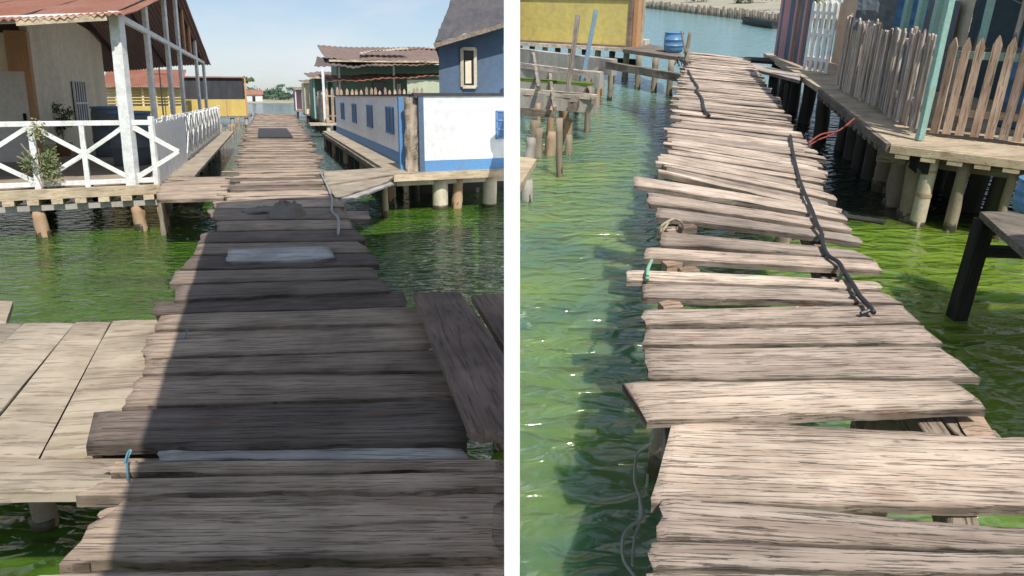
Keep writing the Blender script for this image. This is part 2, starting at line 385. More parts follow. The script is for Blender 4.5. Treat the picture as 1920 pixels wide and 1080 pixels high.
def picket(name, root, base, dr, w, h, mat, t=.02, point=.09, lean=0.0):
    """upright pointed board, face across dr"""
    dr = V(dr).normalized(); n = V((dr.y, -dr.x, 0)); u = (UP + dr*lean).normalized()
    x = u; y = dr; z = x.cross(y)
    b = V(base) - dr*w/2
    Mx = Matrix(((x.x, y.x, z.x, b.x), (x.y, y.y, z.y, b.y), (x.z, y.z, z.z, b.z), (0, 0, 0, 1)))
    SEED[0] += 1; j = lambda i: noise.noise(V((i*1.7, SEED[0]*2.3, 0)))*.006
    o2 = [(0, 0), (h*.35, j(1)), (h*.7, j(2)), (h-point, j(3)), (h-point*.35, w*.26), (h, w*.44), (h, w*.56), (h-point*.35, w*.74), (h-point, w+j(4)), (h*.7, w+j(5)), (h*.35, w+j(6)), (0, w)]
    n_ = len(o2); vs = [V((a, c, t/2)) for a, c in o2] + [V((a, c, -t/2)) for a, c in o2]
    fs = [tuple(range(n_)), tuple(range(n_, 2*n_))[::-1]] + [(i, i+n_, (i+1) % n_+n_, (i+1) % n_) for i in range(n_)]
    o = bpy.data.objects.new(name, mesh(name, vs, fs, M[mat])); C.objects.link(o)
    o.parent = root; o.matrix_local = Matrix.Translation(-INFO[root.name][1]) @ Mx; return o
def pile(root, x, y, ztop, r, mat='log', zb=-.6, lean=(0, 0), name='pile', n=14, amp=.25, r1=None):
    SEED[0] += 1; sx = noise.noise(V((SEED[0]*1.3, 2, 0)))*.10; sy = noise.noise(V((SEED[0]*1.3, 9, 0)))*.08
    if mat != 'darklog' and r1 is None:
        c0 = V((x+lean[0]+sx, y+lean[1]+sy, zb)); c1 = V((x, y, ztop)); f = lambda z: c0.lerp(c1, (z-zb)/(ztop-zb))
        part('tide_band', MB().cyl(f(-.05), f(.05+.04*(SEED[0] % 3)), r*1.035, r*1.02, n, 3, amp, seed=SEED[0]+50), 'tide', root, smooth=True)
    lean = (lean[0]+sx, lean[1]+sy)
    return part(name, MB().cyl((x+lean[0], y+lean[1], zb), (x, y, ztop), r, r if r1 is None else r1, n, 8, amp, seed=SEED[0]), mat, root, smooth=True)

# ------------------------------------------------------------ setting
def plane(name, s, x0, x1, y0, y1, z, mat, kind='structure'):
    single(name, None, None, MB().add([(x0, y0, z), (x1, y0, z), (x1, y1, z), (x0, y1, z)], [(0, 1, 2, 3)]), mat, s, (0, 0, 0), kind=kind)
plane('water', L, -900, -.022, -12, 1500, 0, 'waterL')
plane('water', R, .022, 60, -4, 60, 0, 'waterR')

# white divider strip added between the two scenes, covering their seam
t2 = thing('divider_strip', 'tall white divider strip added between the two waterways', 'wall', L, (0, 1.8, 0))
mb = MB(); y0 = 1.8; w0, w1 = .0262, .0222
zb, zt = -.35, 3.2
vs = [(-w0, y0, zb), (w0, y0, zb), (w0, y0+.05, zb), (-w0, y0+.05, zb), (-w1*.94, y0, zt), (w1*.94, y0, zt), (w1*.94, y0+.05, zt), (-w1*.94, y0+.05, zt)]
part('divider_post', mb.add(vs, [(0,3,2,1), (4,5,6,7), (0,1,5,4), (1,2,6,5), (2,3,7,6), (3,0,4,7)]), 'glowdivider', t2)
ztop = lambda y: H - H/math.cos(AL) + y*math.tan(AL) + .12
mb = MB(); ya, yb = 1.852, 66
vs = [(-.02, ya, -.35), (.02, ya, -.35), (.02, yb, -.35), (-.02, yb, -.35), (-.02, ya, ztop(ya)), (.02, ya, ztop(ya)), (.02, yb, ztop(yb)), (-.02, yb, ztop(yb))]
part('seam_cover', mb.add(vs, [(0,3,2,1), (4,5,6,7), (0,1,5,4), (1,2,6,5), (2,3,7,6), (3,0,4,7)]), 'glowdivider', t2)

# ------------------------------------------------------------ jetties
def quad(s, q, z):
    lxt, lyt, lxb, lyb, rxt, ryt, rxb, ryb = q
    return [P(s, lxt, lyt, z), P(s, rxt, ryt, z), P(s, rxb, ryb, z), P(s, lxb, lyb, z)]
def shrink(pts, g):
    A, B, Cc, D = pts; return [A+(D-A).normalized()*g, B+(Cc-B).normalized()*g, Cc+(B-Cc).normalized()*g, D+(A-D).normalized()*g]
def fill(s, root, st, mat, w=(.11, .19), jit=.07, zj=.008):
    rows = [(P(s, *a), P(s, *b)) for a, b in st]; i = 0; cum = [0]
    for k in range(len(rows)-1):
        cum.append(cum[-1] + ((rows[k+1][0]-rows[k][0]).length + (rows[k+1][1]-rows[k][1]).length)/2)
    def at(d):
        d = min(d, cum[-1]-1e-5); k = max(j for j in range(len(cum)-1) if cum[j] <= d); t = (d-cum[k])/(cum[k+1]-cum[k])
        return rows[k][0].lerp(rows[k+1][0], t), rows[k][1].lerp(rows[k+1][1], t)
    d = 0
    while d < cum[-1]-.05:
        ww = random.uniform(*w); a, b = at(d); a2, b2 = at(min(d+ww, cum[-1]))
        dx = (b-a).normalized(); e0 = random.gauss(0, jit); e1 = random.gauss(0, jit); sk = random.gauss(0, .012)
        z = V((0, 0, random.uniform(-zj, zj))); z2 = V((0, 0, random.uniform(-zj, zj)))
        g = (a2-a).normalized()*random.uniform(.004, .022)
        board('plank', root, (a2-dx*e0+z+g*0+(a2-a).normalized()*sk, b2+dx*e1+z2, b+dx*e1+z2+g, a-dx*e0+z+g), mat, random.uniform(.035, .05), end=.018, edge=.010, chip=.03, seg=.08, warp=.012)
        d += ww
# left jetty
jl = thing('jetty', 'long jetty of grey brown planks, half in shade, below the low white wall', 'jetty', L, P(L, 500, 700))
TL = [  # far-left x,y  near-left x,y  far-right x,y  near-right x,y
 (60, 1072, 40, 1150, 1010, 1052, 1010, 1150),
 (232, 925, 96, 1050, 1010, 917, 1010, 1042),
 (200, 893, 122, 930, 1010, 882, 1010, 912),
 (205, 864, 190, 890, 1010, 858, 1010, 879),
 (186, 768, 158, 838, 862, 745, 872, 830),
 (245, 702, 190, 764, 845, 697, 858, 744),
 (282, 672, 262, 701, 826, 655, 843, 696),
 (300, 620, 286, 671, 800, 606, 824, 654),
 (318, 588, 300, 619, 782, 574, 799, 605),
 (305, 564, 300, 590, 752, 545, 766, 575),
 (350, 532, 338, 563, 725, 522, 738, 545),
 (352, 505, 346, 531, 705, 498, 722, 521),
 (374, 478, 354, 504, 690, 474, 703, 497),
 (382, 455, 376, 477, 676, 452, 688, 473),
 (392, 434, 384, 454, 664, 430, 676, 451),
 (398, 414, 390, 433, 655, 410, 664, 429),
 (384, 392, 392, 413, 640, 388, 654, 409),
 (408, 376, 412, 391, 628, 372, 640, 387)]
for i, q in enumerate(TL):
    z = E + (-.016 if i % 2 else .004) + random.uniform(-.006, .006)
    pts = shrink(quad(L, q, z), .010 if i > 3 else .007)
    if i > 4:
        dx = (pts[1]-pts[0]).normalized(); e = random.uniform(-.06, .10); f_ = random.uniform(-.06, .09)
        pts = [pts[0]-dx*e, pts[1]+dx*f_, pts[2]+dx*(f_+random.uniform(-.03, .03)), pts[3]-dx*(e+random.uniform(-.04, .04))]
    for k in (1, 2):
        if pts[k].x > -.04:
            o = pts[3] if k == 2 else pts[0]; d = pts[k]-o; pts[k] = o + d*((-.04-o.x)/d.x)
    tips = [(.10, 0), (.16, 0), (.2, 0), (.1, 0)][i] if i < 4 else (random.uniform(0, .04), random.uniform(0, .05))
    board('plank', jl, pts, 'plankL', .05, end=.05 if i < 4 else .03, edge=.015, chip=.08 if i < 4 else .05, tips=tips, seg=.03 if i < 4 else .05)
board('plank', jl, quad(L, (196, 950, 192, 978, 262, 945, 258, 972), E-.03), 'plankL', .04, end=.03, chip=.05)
board('plank', jl, quad(L, (300, 838, 296, 862, 862, 836, 880, 860), E-.025), 'pale', .03, label='whitish bare plank set low between brown ones')
fill(L, jl, [((430, 375), (614, 372)), ((440, 330), (603, 325)), ((452, 285), (588, 285)), ((466, 240), (566, 240)), ((480, 212), (552, 214))], 'plankL', (.16, .3), .1, .015)
def stringers(s, root, pts, w, h, z, mat='beam'):
    for i in range(len(pts)-1):
        a = P(s, *pts[i]); b = P(s, *pts[i+1]); a.z = b.z = z
        stick('stringer', root, a, b + (b-a).normalized()*.03, w, h, mat, edge=.002, warp=.001)
stringers(L, jl, [(330, 1150), (385, 560), (440, 375), (470, 260), (490, 214)], .1, .12, E-.125)
stringers(L, jl, [(830, 1150), (700, 560), (612, 400), (556, 260), (538, 214)], .1, .12, E-.125)
for px, py in [(350, 900), (395, 560), (420, 440), (447, 340), (462, 280), (478, 236), (800, 900), (690, 560), (640, 440), (604, 340), (572, 280), (555, 240)]:
    p = P(L, px, py); pile(jl, p.x, p.y, E-.19, .07, 'log')
board('loose_board', None, quad(L, (426, 466, 424, 490, 616, 461, 630, 484), E+.03), 'pale', .03, L, warp=.02, edge=.012, end=.03, chip=.05,
      label='pale grey short board lying across shaded jetty planks', cat='board')
pm = P(L, 485, 258, E+.03)
single('door_mat', 'dark rectangular mat lying far along the sunny planks', 'mat',
       MB().para(P(L, 483, 258, E+.03), P(L, 550, 258, E+.03)-P(L, 483, 258, E+.03), P(L, 485, 241, E+.03)-P(L, 483, 258, E+.03), V((0, 0, .02))), 'mat', L)
# rag heap
def heap(s, c, r, h, seed, n=26):
    mb = MB(); vs = []; fs = []
    for j in range(9):
        ph = j/8*math.pi/2
        for i in range(n):
            th = i/n*2*math.pi; k = 1 + .5*noise.noise(V((math.cos(th)*1.5, math.sin(th)*1.5, seed+ph)))
            q = math.cos(ph)*r*k
            vs.append(V(c)+V((q*math.cos(th), q*math.sin(th)*.75, h*math.sin(ph)*(1+.5*noise.noise(V((th*2, ph*3, seed)))))))
    for j in range(8):
        for i in range(n): fs.append((j*n+i, j*n+(i+1) % n, (j+1)*n+(i+1) % n, (j+1)*n+i))
    return mb.add(vs, fs)
single('rag', 'crumpled grey brown rag heaped on shaded planks', 'rag', heap(L, P(L, 537, 404, E), .24, .17, 3), 'rag', L, smooth=True)
single('rag', 'flat dirty rag spread left of the crumpled one', 'rag', heap(L, P(L, 494, 398, E), .28, .07, 9), 'rag', L, smooth=True)
# boards beside the jetty, right
def poly_board(name, label, cat, s, pts, dr, mat, t):
    x = V(dr).normalized(); y = UP.cross(x); o = pts[0]
    Mx = Matrix(((x.x, y.x, 0, o.x), (x.y, y.y, 0, o.y), (x.z, y.z, 1, o.z), (0, 0, 0, 1))); inv = Mx.inverted()
    top = [inv @ p for p in pts]; n = len(top); cen = sum(top, V())/n
    ins = [p + (cen-p).normalized()*.008 for p in top]
    vs = ins + [p-UP*.008 for p in top] + [p-UP*t for p in top]
    fs = [tuple(range(n)), tuple(range(2*n, 3*n))[::-1]] + [(k*n+i, (k+1)*n+i, (k+1)*n+(i+1) % n, k*n+(i+1) % n) for k in (0, 1) for i in range(n)]
    o_ = bpy.data.objects.new(name, mesh(name, vs, fs, M[mat])); C.objects.link(o_); o_.matrix_world = SM[s] @ Mx; props(o_, label, cat)
pa, pb2 = P(L, 774, 548, E+.10), P(L, 882, 806, E+.10)
poly_board('loose_board', 'wide brown board laid beside the jetty edge, nearest the white divider', 'board', L,
           [pa, pb2, P(L, 948, 812, E+.10), P(L, 948, 668, E+.10), P(L, 905, 602, E+.10), P(L, 862, 547, E+.10)], pb2-pa, 'brownboard', .05)
poly_board('loose_board', 'dusky board lying behind the wide brown one', 'board', L,
           [P(L, 884, 553, E), P(L, 949, 658, E), P(L, 949, 549, E)], P(L, 949, 658, E)-P(L, 884, 553, E), 'brownboard', .05)
pb = thing('board_trestle', 'short post trestle under the brown boards', 'trestle', L, P(L, 850, 650))
for a in ((845, 590), (940, 640)):
    p = P(L, *a, E-.06); pile(pb, p.x, p.y, E-.055, .05, 'log')
board('loose_board', None, quad(L, (640, 395, 636, 410, 690, 395, 695, 411), E-.05), 'plankL', .04, L, label='stubby plank sticking out right of the shaded jetty', cat='board')

# side deck, lower left
sd = thing('side_platform', 'low sunlit platform of wide pale boards beside the jetty', 'platform', L, P(L, 150, 750, E-.07))
zs = E - .07
sp = [[(150, 601), (200, 602), (205, 640), (75, 856), (-10, 856), (38, 728)]]
def sboard(fl, fr, nr, nl): board('deck_board', sd, [P(L, *fl, zs), P(L, *fr, zs), P(L, *nr, zs), P(L, *nl, zs)], 'deckboard', .05, edge=.004, end=.01)
sboard((212, 600), (345, 598), (190, 840), (76, 858))
sboard((143, 602), (206, 602), (72, 855), (-60, 855))
sboard((44, 604), (140, 604), (-64, 850), (-200, 850))
sboard((-60, 606), (41, 606), (-205, 850), (-340, 850))
sboard((-90, 560), (24, 563), (12, 606), (-160, 606))
sboard((-200, 860), (330, 856), (300, 915), (-200, 925))
for a, b in (((-200, 625), (330, 622)), ((-260, 880), (300, 872))):
    stick('joist', sd, P(L, *a, zs-.1), P(L, *b, zs-.1), .1, .1, 'beam')
for a in ((60, 640), (215, 640), (60, 800), (230, 800), (-150, 640), (-150, 880)):
    p = P(L, *a, zs-.15); pile(sd, p.x, p.y, zs-.15, .06, 'log')

# ------------------------------------------------------------ left porch house
a = V((-.355, .935, 0)).normalized(); b = V((a.y, -a.x, 0))
G1 = P(L, 250, 347)
def along(p0, dr, px):           # point on the line p0+dr*t (horizontal) seen at column px
    q = PN(L, px, 180, p0, dr); return V((q.x, q.y, p0.z))
G2 = along(G1, a, 387); DL = (G2-G1).length
ph = thing('porch_house', 'cream house with open white framed porch under red corrugated roof on stilts', 'house', L, G1)
WB = 11.0                        # how far the house runs left
fo = .30                         # deck overhang
D0 = G1 + b*.42 - a*.12
dk = MB().para(D0 - b*WB - UP*.06, b*WB, a*(DL+1.8), UP*.06)
part('deck', dk, 'deckboard', ph)
stick('fascia', ph, D0 - b*WB - a*.02 - UP*.07, D0 - a*.02 - UP*.07, .05, .16, 'fascia')
mb = MB()
for i in range(34): mb.para(D0 - b*(.1+i*.33) - a*.05 - UP*.24, -b*.16, a*.4, UP*.085)
part('joist_ends', mb, 'fascia', ph)
stick('ledger_beam', ph, D0 - b*WB + a*.1 - UP*.30, D0 + a*.1 - UP*.30, .1, .1, 'concrete')
part('side_ledge', MB().para(D0 + a*1.3 - UP*.065, b*.42, a*(DL+.6), UP*.06), 'deckboard', ph)
stick('side_beam', ph, D0 + a*.1 - UP*.14, D0 + a*(DL+1.7) - UP*.14, .08, .14, 'beam')
for px, r, mt in ((42, .10, 'rustlog'), (234, .10, 'rustlog'), (282, .07, 'rustlog')):
    q = along(D0+a*.15, b, px); pile(ph, q.x, q.y, E-.35, r, mt, lean=(.16, 0), amp=.4)
for i in range(11):
    q = D0 + a*(1.6+i*1.45) - b*.15; pile(ph, q.x, q.y, E-.2, .09, 'log')
for i in range(5):
    q = D0 + a*(2.5+i*2) - b*(2.4+.4*(i % 2)); pile(ph, q.x, q.y, E-.06, .09, 'darklog')
ZE = H + 1.36                    # eave height
def post_at(px, ztop, w=.085, base=G1, nm_='post', mat='whitew'):
    q = along(base, a, px); stick(nm_, ph, q, V((q.x, q.y, ztop)), w, w, mat, end=.001, edge=.002, warp=.002); return q
stick('post', ph, G1, G1 + UP*(ZE-E), .17, .15, 'whitew', end=.001, edge=.003)
mid = G1 + a*DL/2; ZR = H + 2.95
def roofz(t): return ZE + (ZR-ZE)*(1-abs(t/DL*2-1))
for px in (286, 322, 343, 373, 386):
    q = along(G1, a, px); t = (q-G1).length; post_at(px, roofz(t)-.06, .09)
for px in (354, 364):
    q = along(G1, a, px); t = (q-G1).length
    stick('stud', ph, V((q.x, q.y, ZE)), V((q.x, q.y, roofz(t)-.05)), .06, .06, 'orange')
stick('tie_beam', ph, G1 + UP*(ZE-E-.06), G2 + UP*(ZE-E-.06), .08, .1, 'whitew')
stick('eave_beam', ph, G1 - b*WB + UP*(ZE-E-1.0), G1 + UP*(ZE-E-.06)+b*.05, .08, .11, 'whitew')
for i in range(9):
    q0 = G1 - b*(i*1.3+.05) - UP*(i*1.3*.086); stick('rafter', ph, q0+a*0+UP*(ZE-E-.07), q0+a*DL/2+UP*(ZR-E-.07), .05, .09, 'dark'); stick('rafter', ph, q0+a*DL/2+UP*(ZR-E-.07), q0+a*DL+UP*(ZE-E-.07), .05, .09, 'dark')
ov = b*.22
rs = lambda t, z: G1 + a*t + UP*(z-E)
WD = b*WB + UP*.95
part('roof', MB().sheet(rs(-.45, ZE-.1)-WD, rs(-.45, ZE-.1)+ov, rs(DL/2, ZR)-WD, rs(DL/2, ZR)+ov, 110, .022, .006, 8, .05), 'rustroof', ph, smooth=False)
part('roof', MB().sheet(rs(DL+.5, ZE-.1)-WD, rs(DL+.5, ZE-.1)+ov, rs(DL/2, ZR)-WD, rs(DL/2, ZR)+ov, 110, .022, .006, 8, .05), 'darkroof', ph, label='dark underside of the rear roof slope')
mb = MB(); r = random.Random(3)
for k in range(7):
    x0 = WB*(k/7)+.0; mb.beam(rs(-.42, ZE-.13+r.uniform(-.02, .02))-b*(x0+r.uniform(.0, .1))-UP*x0*.086, rs(-.42, ZE-.13+r.uniform(-.02, .03))-b*(x0+WB/7-r.uniform(.05, .5))-UP*(x0+WB/7)*.086, .03, .10)
part('eave_board', mb, 'fascia', ph)
# walls of the body: corner seen at column 80
K = P(L, 78, 302); K2 = along(K, a, 200)
DW = (K2-K).length
wl = part('wall', MB().para(K, -b*7, a*.15, UP*2.9), 'cream', ph)
zz = lambda p: roofz((p-G1).dot(a))-.1-E
mb = MB(); z0_, z1_ = zz(K), zz(K2)
pp = [K+a*.15, K2, K2-b*.15, K+a*.15-b*.15]
mb.add([pp[0], pp[1], pp[2], pp[3], pp[0]+UP*(z0_), pp[1]+UP*z1_, pp[2]+UP*z1_, pp[3]+UP*z0_], [(0,3,2,1), (4,5,6,7), (0,1,5,4), (1,2,6,5), (2,3,7,6), (3,0,4,7)])
w2 = part('wall', mb, 'greywall', ph, label='grey green stucco side wall in shade')
part('corner_pillar', MB().para(K-a*.03+b*.02, -b*.42, a*.2, UP*2.95), 'orange', ph)
dr_ = part('door', MB().para(along(K, b, 52)-a*.04, -b*1.35, a*.05, UP*2.05), 'paledoor', ph)
part('handle', MB().para(along(K, b, 46)-a*.07+UP*.95, -b*.06, a*.04, UP*.16), 'dark', dr_)
wn = along(K+b*.01, a, 136); wn2 = along(K+b*.01, a, 157)
fr = part('window', MB().para(wn+UP*.75, (wn2-wn), b*.03, UP*1.15), 'glass', ph)
mb = MB()
for i in range(6): mb.beam(wn.lerp(wn2, i/5)+b*.05+UP*.75, wn.lerp(wn2, i/5)+b*.05+UP*1.9, .05, .03)
mb.beam(wn+b*.055+UP*1.3, wn2+b*.055+UP*1.3, .03, .05)
part('window_bars', mb, 'whitew', fr)
part('rear_wall', MB().para(K2-b*7, b*6.85, a*.12, UP*2.6), 'greywall', ph)
# railing, front
RH = 1.06
rl = part('front_railing', MB(), 'whitew', ph) if False else None
rt = lambda q, z: q + UP*z
lp = [along(G1, b, px) for px in (50, 146, 240)]
stick('top_rail', ph, G1 - b*8 + UP*RH, G1 + b*.36 + UP*RH, .07, .08, 'whitew')
stick('bottom_rail', ph, G1 - b*8 + UP*.08, G1 + b*.36 + UP*.08, .05, .075, 'whitew')
stp = (lp[1]-lp[0]).length
for i in range(-6, 3):
    q = lp[0] + b*stp*i if i < 2 else lp[2]
    if i < 2: stick('baluster', ph, q, q+UP*RH, .09 if i % 2 == 0 else .075, .06, 'whitew', ref=-a)
for i in range(-6, 3, 2):
    q0 = lp[0] + b*stp*i; q1 = lp[0] + b*stp*(i+1); q2 = lp[0] + b*stp*(i+2) if i < 0 else G1
    c = q1 + UP*.55
    for e, z in ((q0, RH-.03), (q0, .1), (q2, RH-.03), (q2, .1)):
        stick('brace', ph, c-a*.01, e+UP*z-a*.01, .07, .035, 'whitew', ref=-a)
G3 = G1 + b*.36
stick('post', ph, G3, G3+UP*(RH+.1), .08, .07, 'whitew'); 
# side fence of the porch
fb = G3; f_end = fb + a*(DL+1.0)
pf = thing('picket_fence', 'white porch fence, near panel boarded and crisscross pickets beyond', 'fence', L, fb)
LN = (f_end-fb).length
stick('rail', pf, fb+UP*RH, f_end+UP*RH, .05, .07, 'whitew'); stick('rail', pf, fb+UP*.16, f_end+UP*.16, .04, .06, 'whitew'); stick('rail', pf, fb+UP*.6, f_end+UP*.6, .03, .05, 'whitew')
d = .15
while d < LN:
    near = d < 4.2
    picket('picket', pf, fb+a*d+b*.03, a, .12 if near else .07, RH+random.uniform(-.04, .08), 'whitew', .02, .02 if near else .05, 0 if near else random.gauss(0, .03))
    d += .135 if near else .42
for i in range(9):
    q = fb + a*(4.3+i*1.25)
    if (q-fb).length < LN-1.3: stick('crossbar', pf, q+UP*.16+b*.05, q+a*1.2+UP*RH+b*.05, .06, .025, 'whitew', ref=b); stick('crossbar', pf, q+UP*RH+b*.08, q+a*1.2+UP*.16+b*.08, .06, .025, 'whitew', ref=b)
# porch things
def barrel(s, c, r, h, mat, name, label, rim='barrel', lid=True, group=None, rot=0):
    t = thing(name, label, 'barrel', s, c, group)
    part('body', MB().lathe(c, [(r*.86, 0), (r*.93, h*.02), (r*.97, h*.2), (r*1.0, h*.32), (r*1.03, h*.33), (r*1.03, h*.36), (r, h*.37), (r, h*.62), (r*1.03, h*.63), (r*1.03, h*.66), (r, h*.67), (r*.98, h*.9), (r*.93, h*.97), (r*.95, h)], 28), mat, t, smooth=True)
    part('lid' if lid else 'rim', MB().lathe(V(c)+UP*h, [(r*.99, -.03*h), (r*1.02, 0), (r*1.0, .02*h), (r*.9, .02*h), (r*.88, .005)], 28), rim, t, smooth=True)
    return t
q = P(L, 253, 308); barrel(L, q, .42, 1.15, 'darktub', 'water_barrel', 'large dark grey water barrel behind the white corner post', 'barrel')
q = P(L, 213, 292); barrel(L, q, .40, 1.22, 'darktub', 'water_barrel', 'dark barrel with bluish lid standing against the stucco side wall', 'barrel')
pt = thing('potted_plant', 'small leafy plant in a pot below the barred window', 'plant', L, P(L, 122, 292))
q = P(L, 122, 292)
part('pot', MB().lathe(q, [(.13, 0), (.18, .3), (.20, .3), (.2, .33)], 16), 'orange', pt, smooth=True)
part('foliage', MB().leaves(q+UP*.85, (.32, .32, .4), 900, .045, 5), 'leaf', pt)
part('stem', MB().cyl(q+UP*.3, q+UP*.8, .02, .012, 6), 'log', pt)
pt = thing('shrub', 'pale straggly shrub hanging over the front porch railing', 'shrub', L, G1 - b*2.2)
q = along(G1, b, 62) - a*.12
part('foliage', MB().leaves(q+UP*.42, (.30, .16, .42), 1100, .034, 8), 'dryleaf', pt)
mb = MB()
for i in range(7): mb.tube([q+UP*.02, q+UP*.3+b*random.uniform(-.1, .1), q+UP*random.uniform(.5, .8)+b*random.uniform(-.3, .3)], .008)
part('stem', mb, 'log', pt)
# footbridge left: house deck to jetty
fb1 = thing('footbridge', 'short plank footbridge joining porch deck and jetty', 'footbridge', L, P(L, 365, 355))
for q in [(302, 333, 298, 347, 432, 330, 430, 344), (299, 347, 296, 360, 431, 344, 426, 356), (296, 360, 293, 374, 427, 357, 418, 372)]:
    board('plank', fb1, shrink(quad(L, q, E-.01), .006), 'plankL', .05, chip=.05)
for e in ((300, 352), (425, 350)):
    p = P(L, *e); pile(fb1, p.x, p.y, E-.06, .06, 'log')
# mooring posts of the lagoon left
r = random.Random(5)
for i, (px, py) in enumerate([(374, 300), (384, 306), (398, 292), (407, 285), (415, 277), (421, 270), (428, 263), (436, 256), (442, 250), (449, 243), (455, 240), (462, 236), (430, 250), (418, 262)]):
    p = P(L, px, py, 0); mb = MB().cyl((p.x, p.y, -.5), (p.x+r.uniform(-.05, .05), p.y, r.uniform(.5, .85)), .075, .065, 10, 6, .3, seed=i)
    single('mooring_post', 'weathered brown mooring post in row beside the left waterway', 'post', mb, 'rustlog' if i % 2 else 'log', L, p, 'mooring posts beside the left waterway', True)

# ------------------------------------------------------------ left background houses
def prism(o, w, d, h0, h1):      # shed: box with roof plane rising along d
    return MB().add([o, o+w, o+w+d, o+d, o+UP*h0, o+w+UP*h0, o+w+d+UP*h1, o+d+UP*h1], [(0,3,2,1), (4,5,6,7), (0,1,5,4), (1,2,6,5), (2,3,7,6), (3,0,4,7)])
Q = P(L, 462, 217); yh = thing('yellow_house', 'low yellow house with black upper wall beyond the porch', 'house', L, Q)
wd = (along(Q, b, 340)-Q).length
part('deck', MB().para(Q-b*(wd+6)-a*.5-UP*.15, b*(wd+6.3), a*7, UP*.15), 'beam', yh)
part('lower_wall', MB().para(Q-b*wd, b*wd, a*5, UP*1.25), 'yellow', yh)
part('upper_wall', MB().para(Q-b*wd+a*.1+UP*1.25, b*(wd-.15), a*4.8, UP*1.6), 'coping', yh)
part('roof', MB().para(Q-b*(wd+.1)-a*.1+UP*2.85, b*(wd+.1), a*5.2, UP*.1), 'rustroof', yh)
part('corner_board', MB().para(Q-a*.05, b*.12, a*.12, UP*2.9), 'orange', yh)
for i in range(12):
    q = Q - b*(i*1.0) - a*.3; pile(yh, q.x, q.y, E-.15, .14, 'concrete', n=9)
for i in range(4): part('shutter', MB().para(Q-b*(1.3+i*1.5)-a*.03+UP*.05, -b*.08, a*.03, UP*1.15), 'orange', yh)
Q2 = P(L, 342, 222); w_ = (along(Q2, b, 190)-Q2).length
rh = thing('red_roofed_house', 'house with red tin roof and yellow louvred wall behind the porch', 'house', L, Q2)
part('deck', MB().para(Q2-b*(w_+1)-a*.5-UP*.15, b*(w_+1), a*6, UP*.15), 'beam', rh)
part('wall', MB().para(Q2-b*w_, b*w_, a*4, UP*.85), 'yellow', rh)
mb = MB()
for i in range(6): mb.para(Q2-b*w_+UP*(.98+i*.19), b*w_, a*.1, UP*.08)
part('louvres', mb, 'yellow', rh)
mb = MB()
for i in range(7): mb.para(Q2-b*(w_*i/6)+a*.03, b*.12, a*.1, UP*2.1)
part('stud_wall', mb, 'cream', rh)
part('inner_wall', MB().para(Q2-b*w_+a*1.5, b*w_, a*.1, UP*2.1), 'greywall', rh)
part('roof', MB().sheet(Q2-b*w_-a*.5+UP*2.1, Q2+b*.2-a*.5+UP*2.1, Q2-b*w_+a*3+UP*3.35, Q2+b*.2-a*(-3)+UP*3.35, 40, .03, .01, 3), 'rustroof', rh)
for i in range(6):
    q = Q2 - b*(.4+i*1.6) - a*.3; pile(rh, q.x, q.y, E-.15, .14, 'log', n=9)
pl = thing('utility_pole', 'thin dark pole standing behind the white porch frame', 'pole', L, along(Q2-a*.4, b, 300))
q = along(Q2-a*1.4, b, 303); q.z = 0; part('pole', MB().cyl(q-UP*.5, q+UP*4.2, .05, .04, 8), 'darklog', pl)
part('crossarm', MB().beam(q+UP*3.7-b*.4, q+UP*3.7+b*.4, .05, .05), 'darklog', pl)
# far shore, far house, trees
sh = MB(); xs = list(range(-260, -18, 8)); base = 215
for i, x in enumerate(xs):
    for y, z in ((base, .0), (base+1, .35), (base+6, .9), (base+60, 2.0)): sh.v.append(V((x, y+3*noise.noise(V((x*.05, 0, 0))), z-.02)))
for i in range(len(xs)-1):
    for j in range(3): k = i*4+j; sh.f.append((k, k+4, k+5, k+1))
single('far_shore', None, None, sh, 'sand', L, (0, 0, 0), kind='structure')
q = PY(L, 475, 175, 205); q.z = .6; fh = thing('far_house', 'tiny white house with orange roof on the far shore', 'house', L, q)
part('wall', MB().para(q-b*2.6, b*5.2, a*4, UP*2.2), 'whitewall', fh)
part('roof', MB().add([q-b*3-a*.4+UP*2.1, q+b*3-a*.4+UP*2.1, q+b*2.6+a*2+UP*3.7, q-b*2.6+a*2+UP*3.7, q-b*3+a*4.4+UP*2.1, q+b*3+a*4.4+UP*2.1], [(0,1,2,3), (3,2,5,4), (0,3,4), (1,5,2), (0,4,5,1)]), 'rustroof', fh)
part('door', MB().para(q-b*.4-a*.05, b*.9, a*.05, UP*1.7), 'glass', fh)
r = random.Random(2)
for i in range(26):
    x = -150 + i*5.2; h = r.uniform(3.6, 6.2); y = 226 + r.uniform(-2, 9)
    t = thing('shore_tree', 'rounded green tree in the belt on the far shore', 'tree', L, (x, y, .8), 'trees on the far shore')
    part('trunk', MB().cyl((x, y, .6), (x, y, h*.6), .22, .12, 6), 'log', t)
    part('crown', MB().leaves((x, y, h*.68), (4.2, 3, h*.42), 520, .55, i+40), 'farleaf', t)
q = PY(L, 460, 180, 60); q.z = E
t = thing('dark_tree', 'small dark tree peeping over the yellow house roof corner', 'tree', L, q)
q = Q - b*.2 + a*5.5
part('trunk', MB().cyl(q, q+UP*2.3, .1, .06, 6), 'log', t); part('crown', MB().leaves(q+UP*2.75, (.6, .6, .35), 500, .13, 77), 'leaf', t)

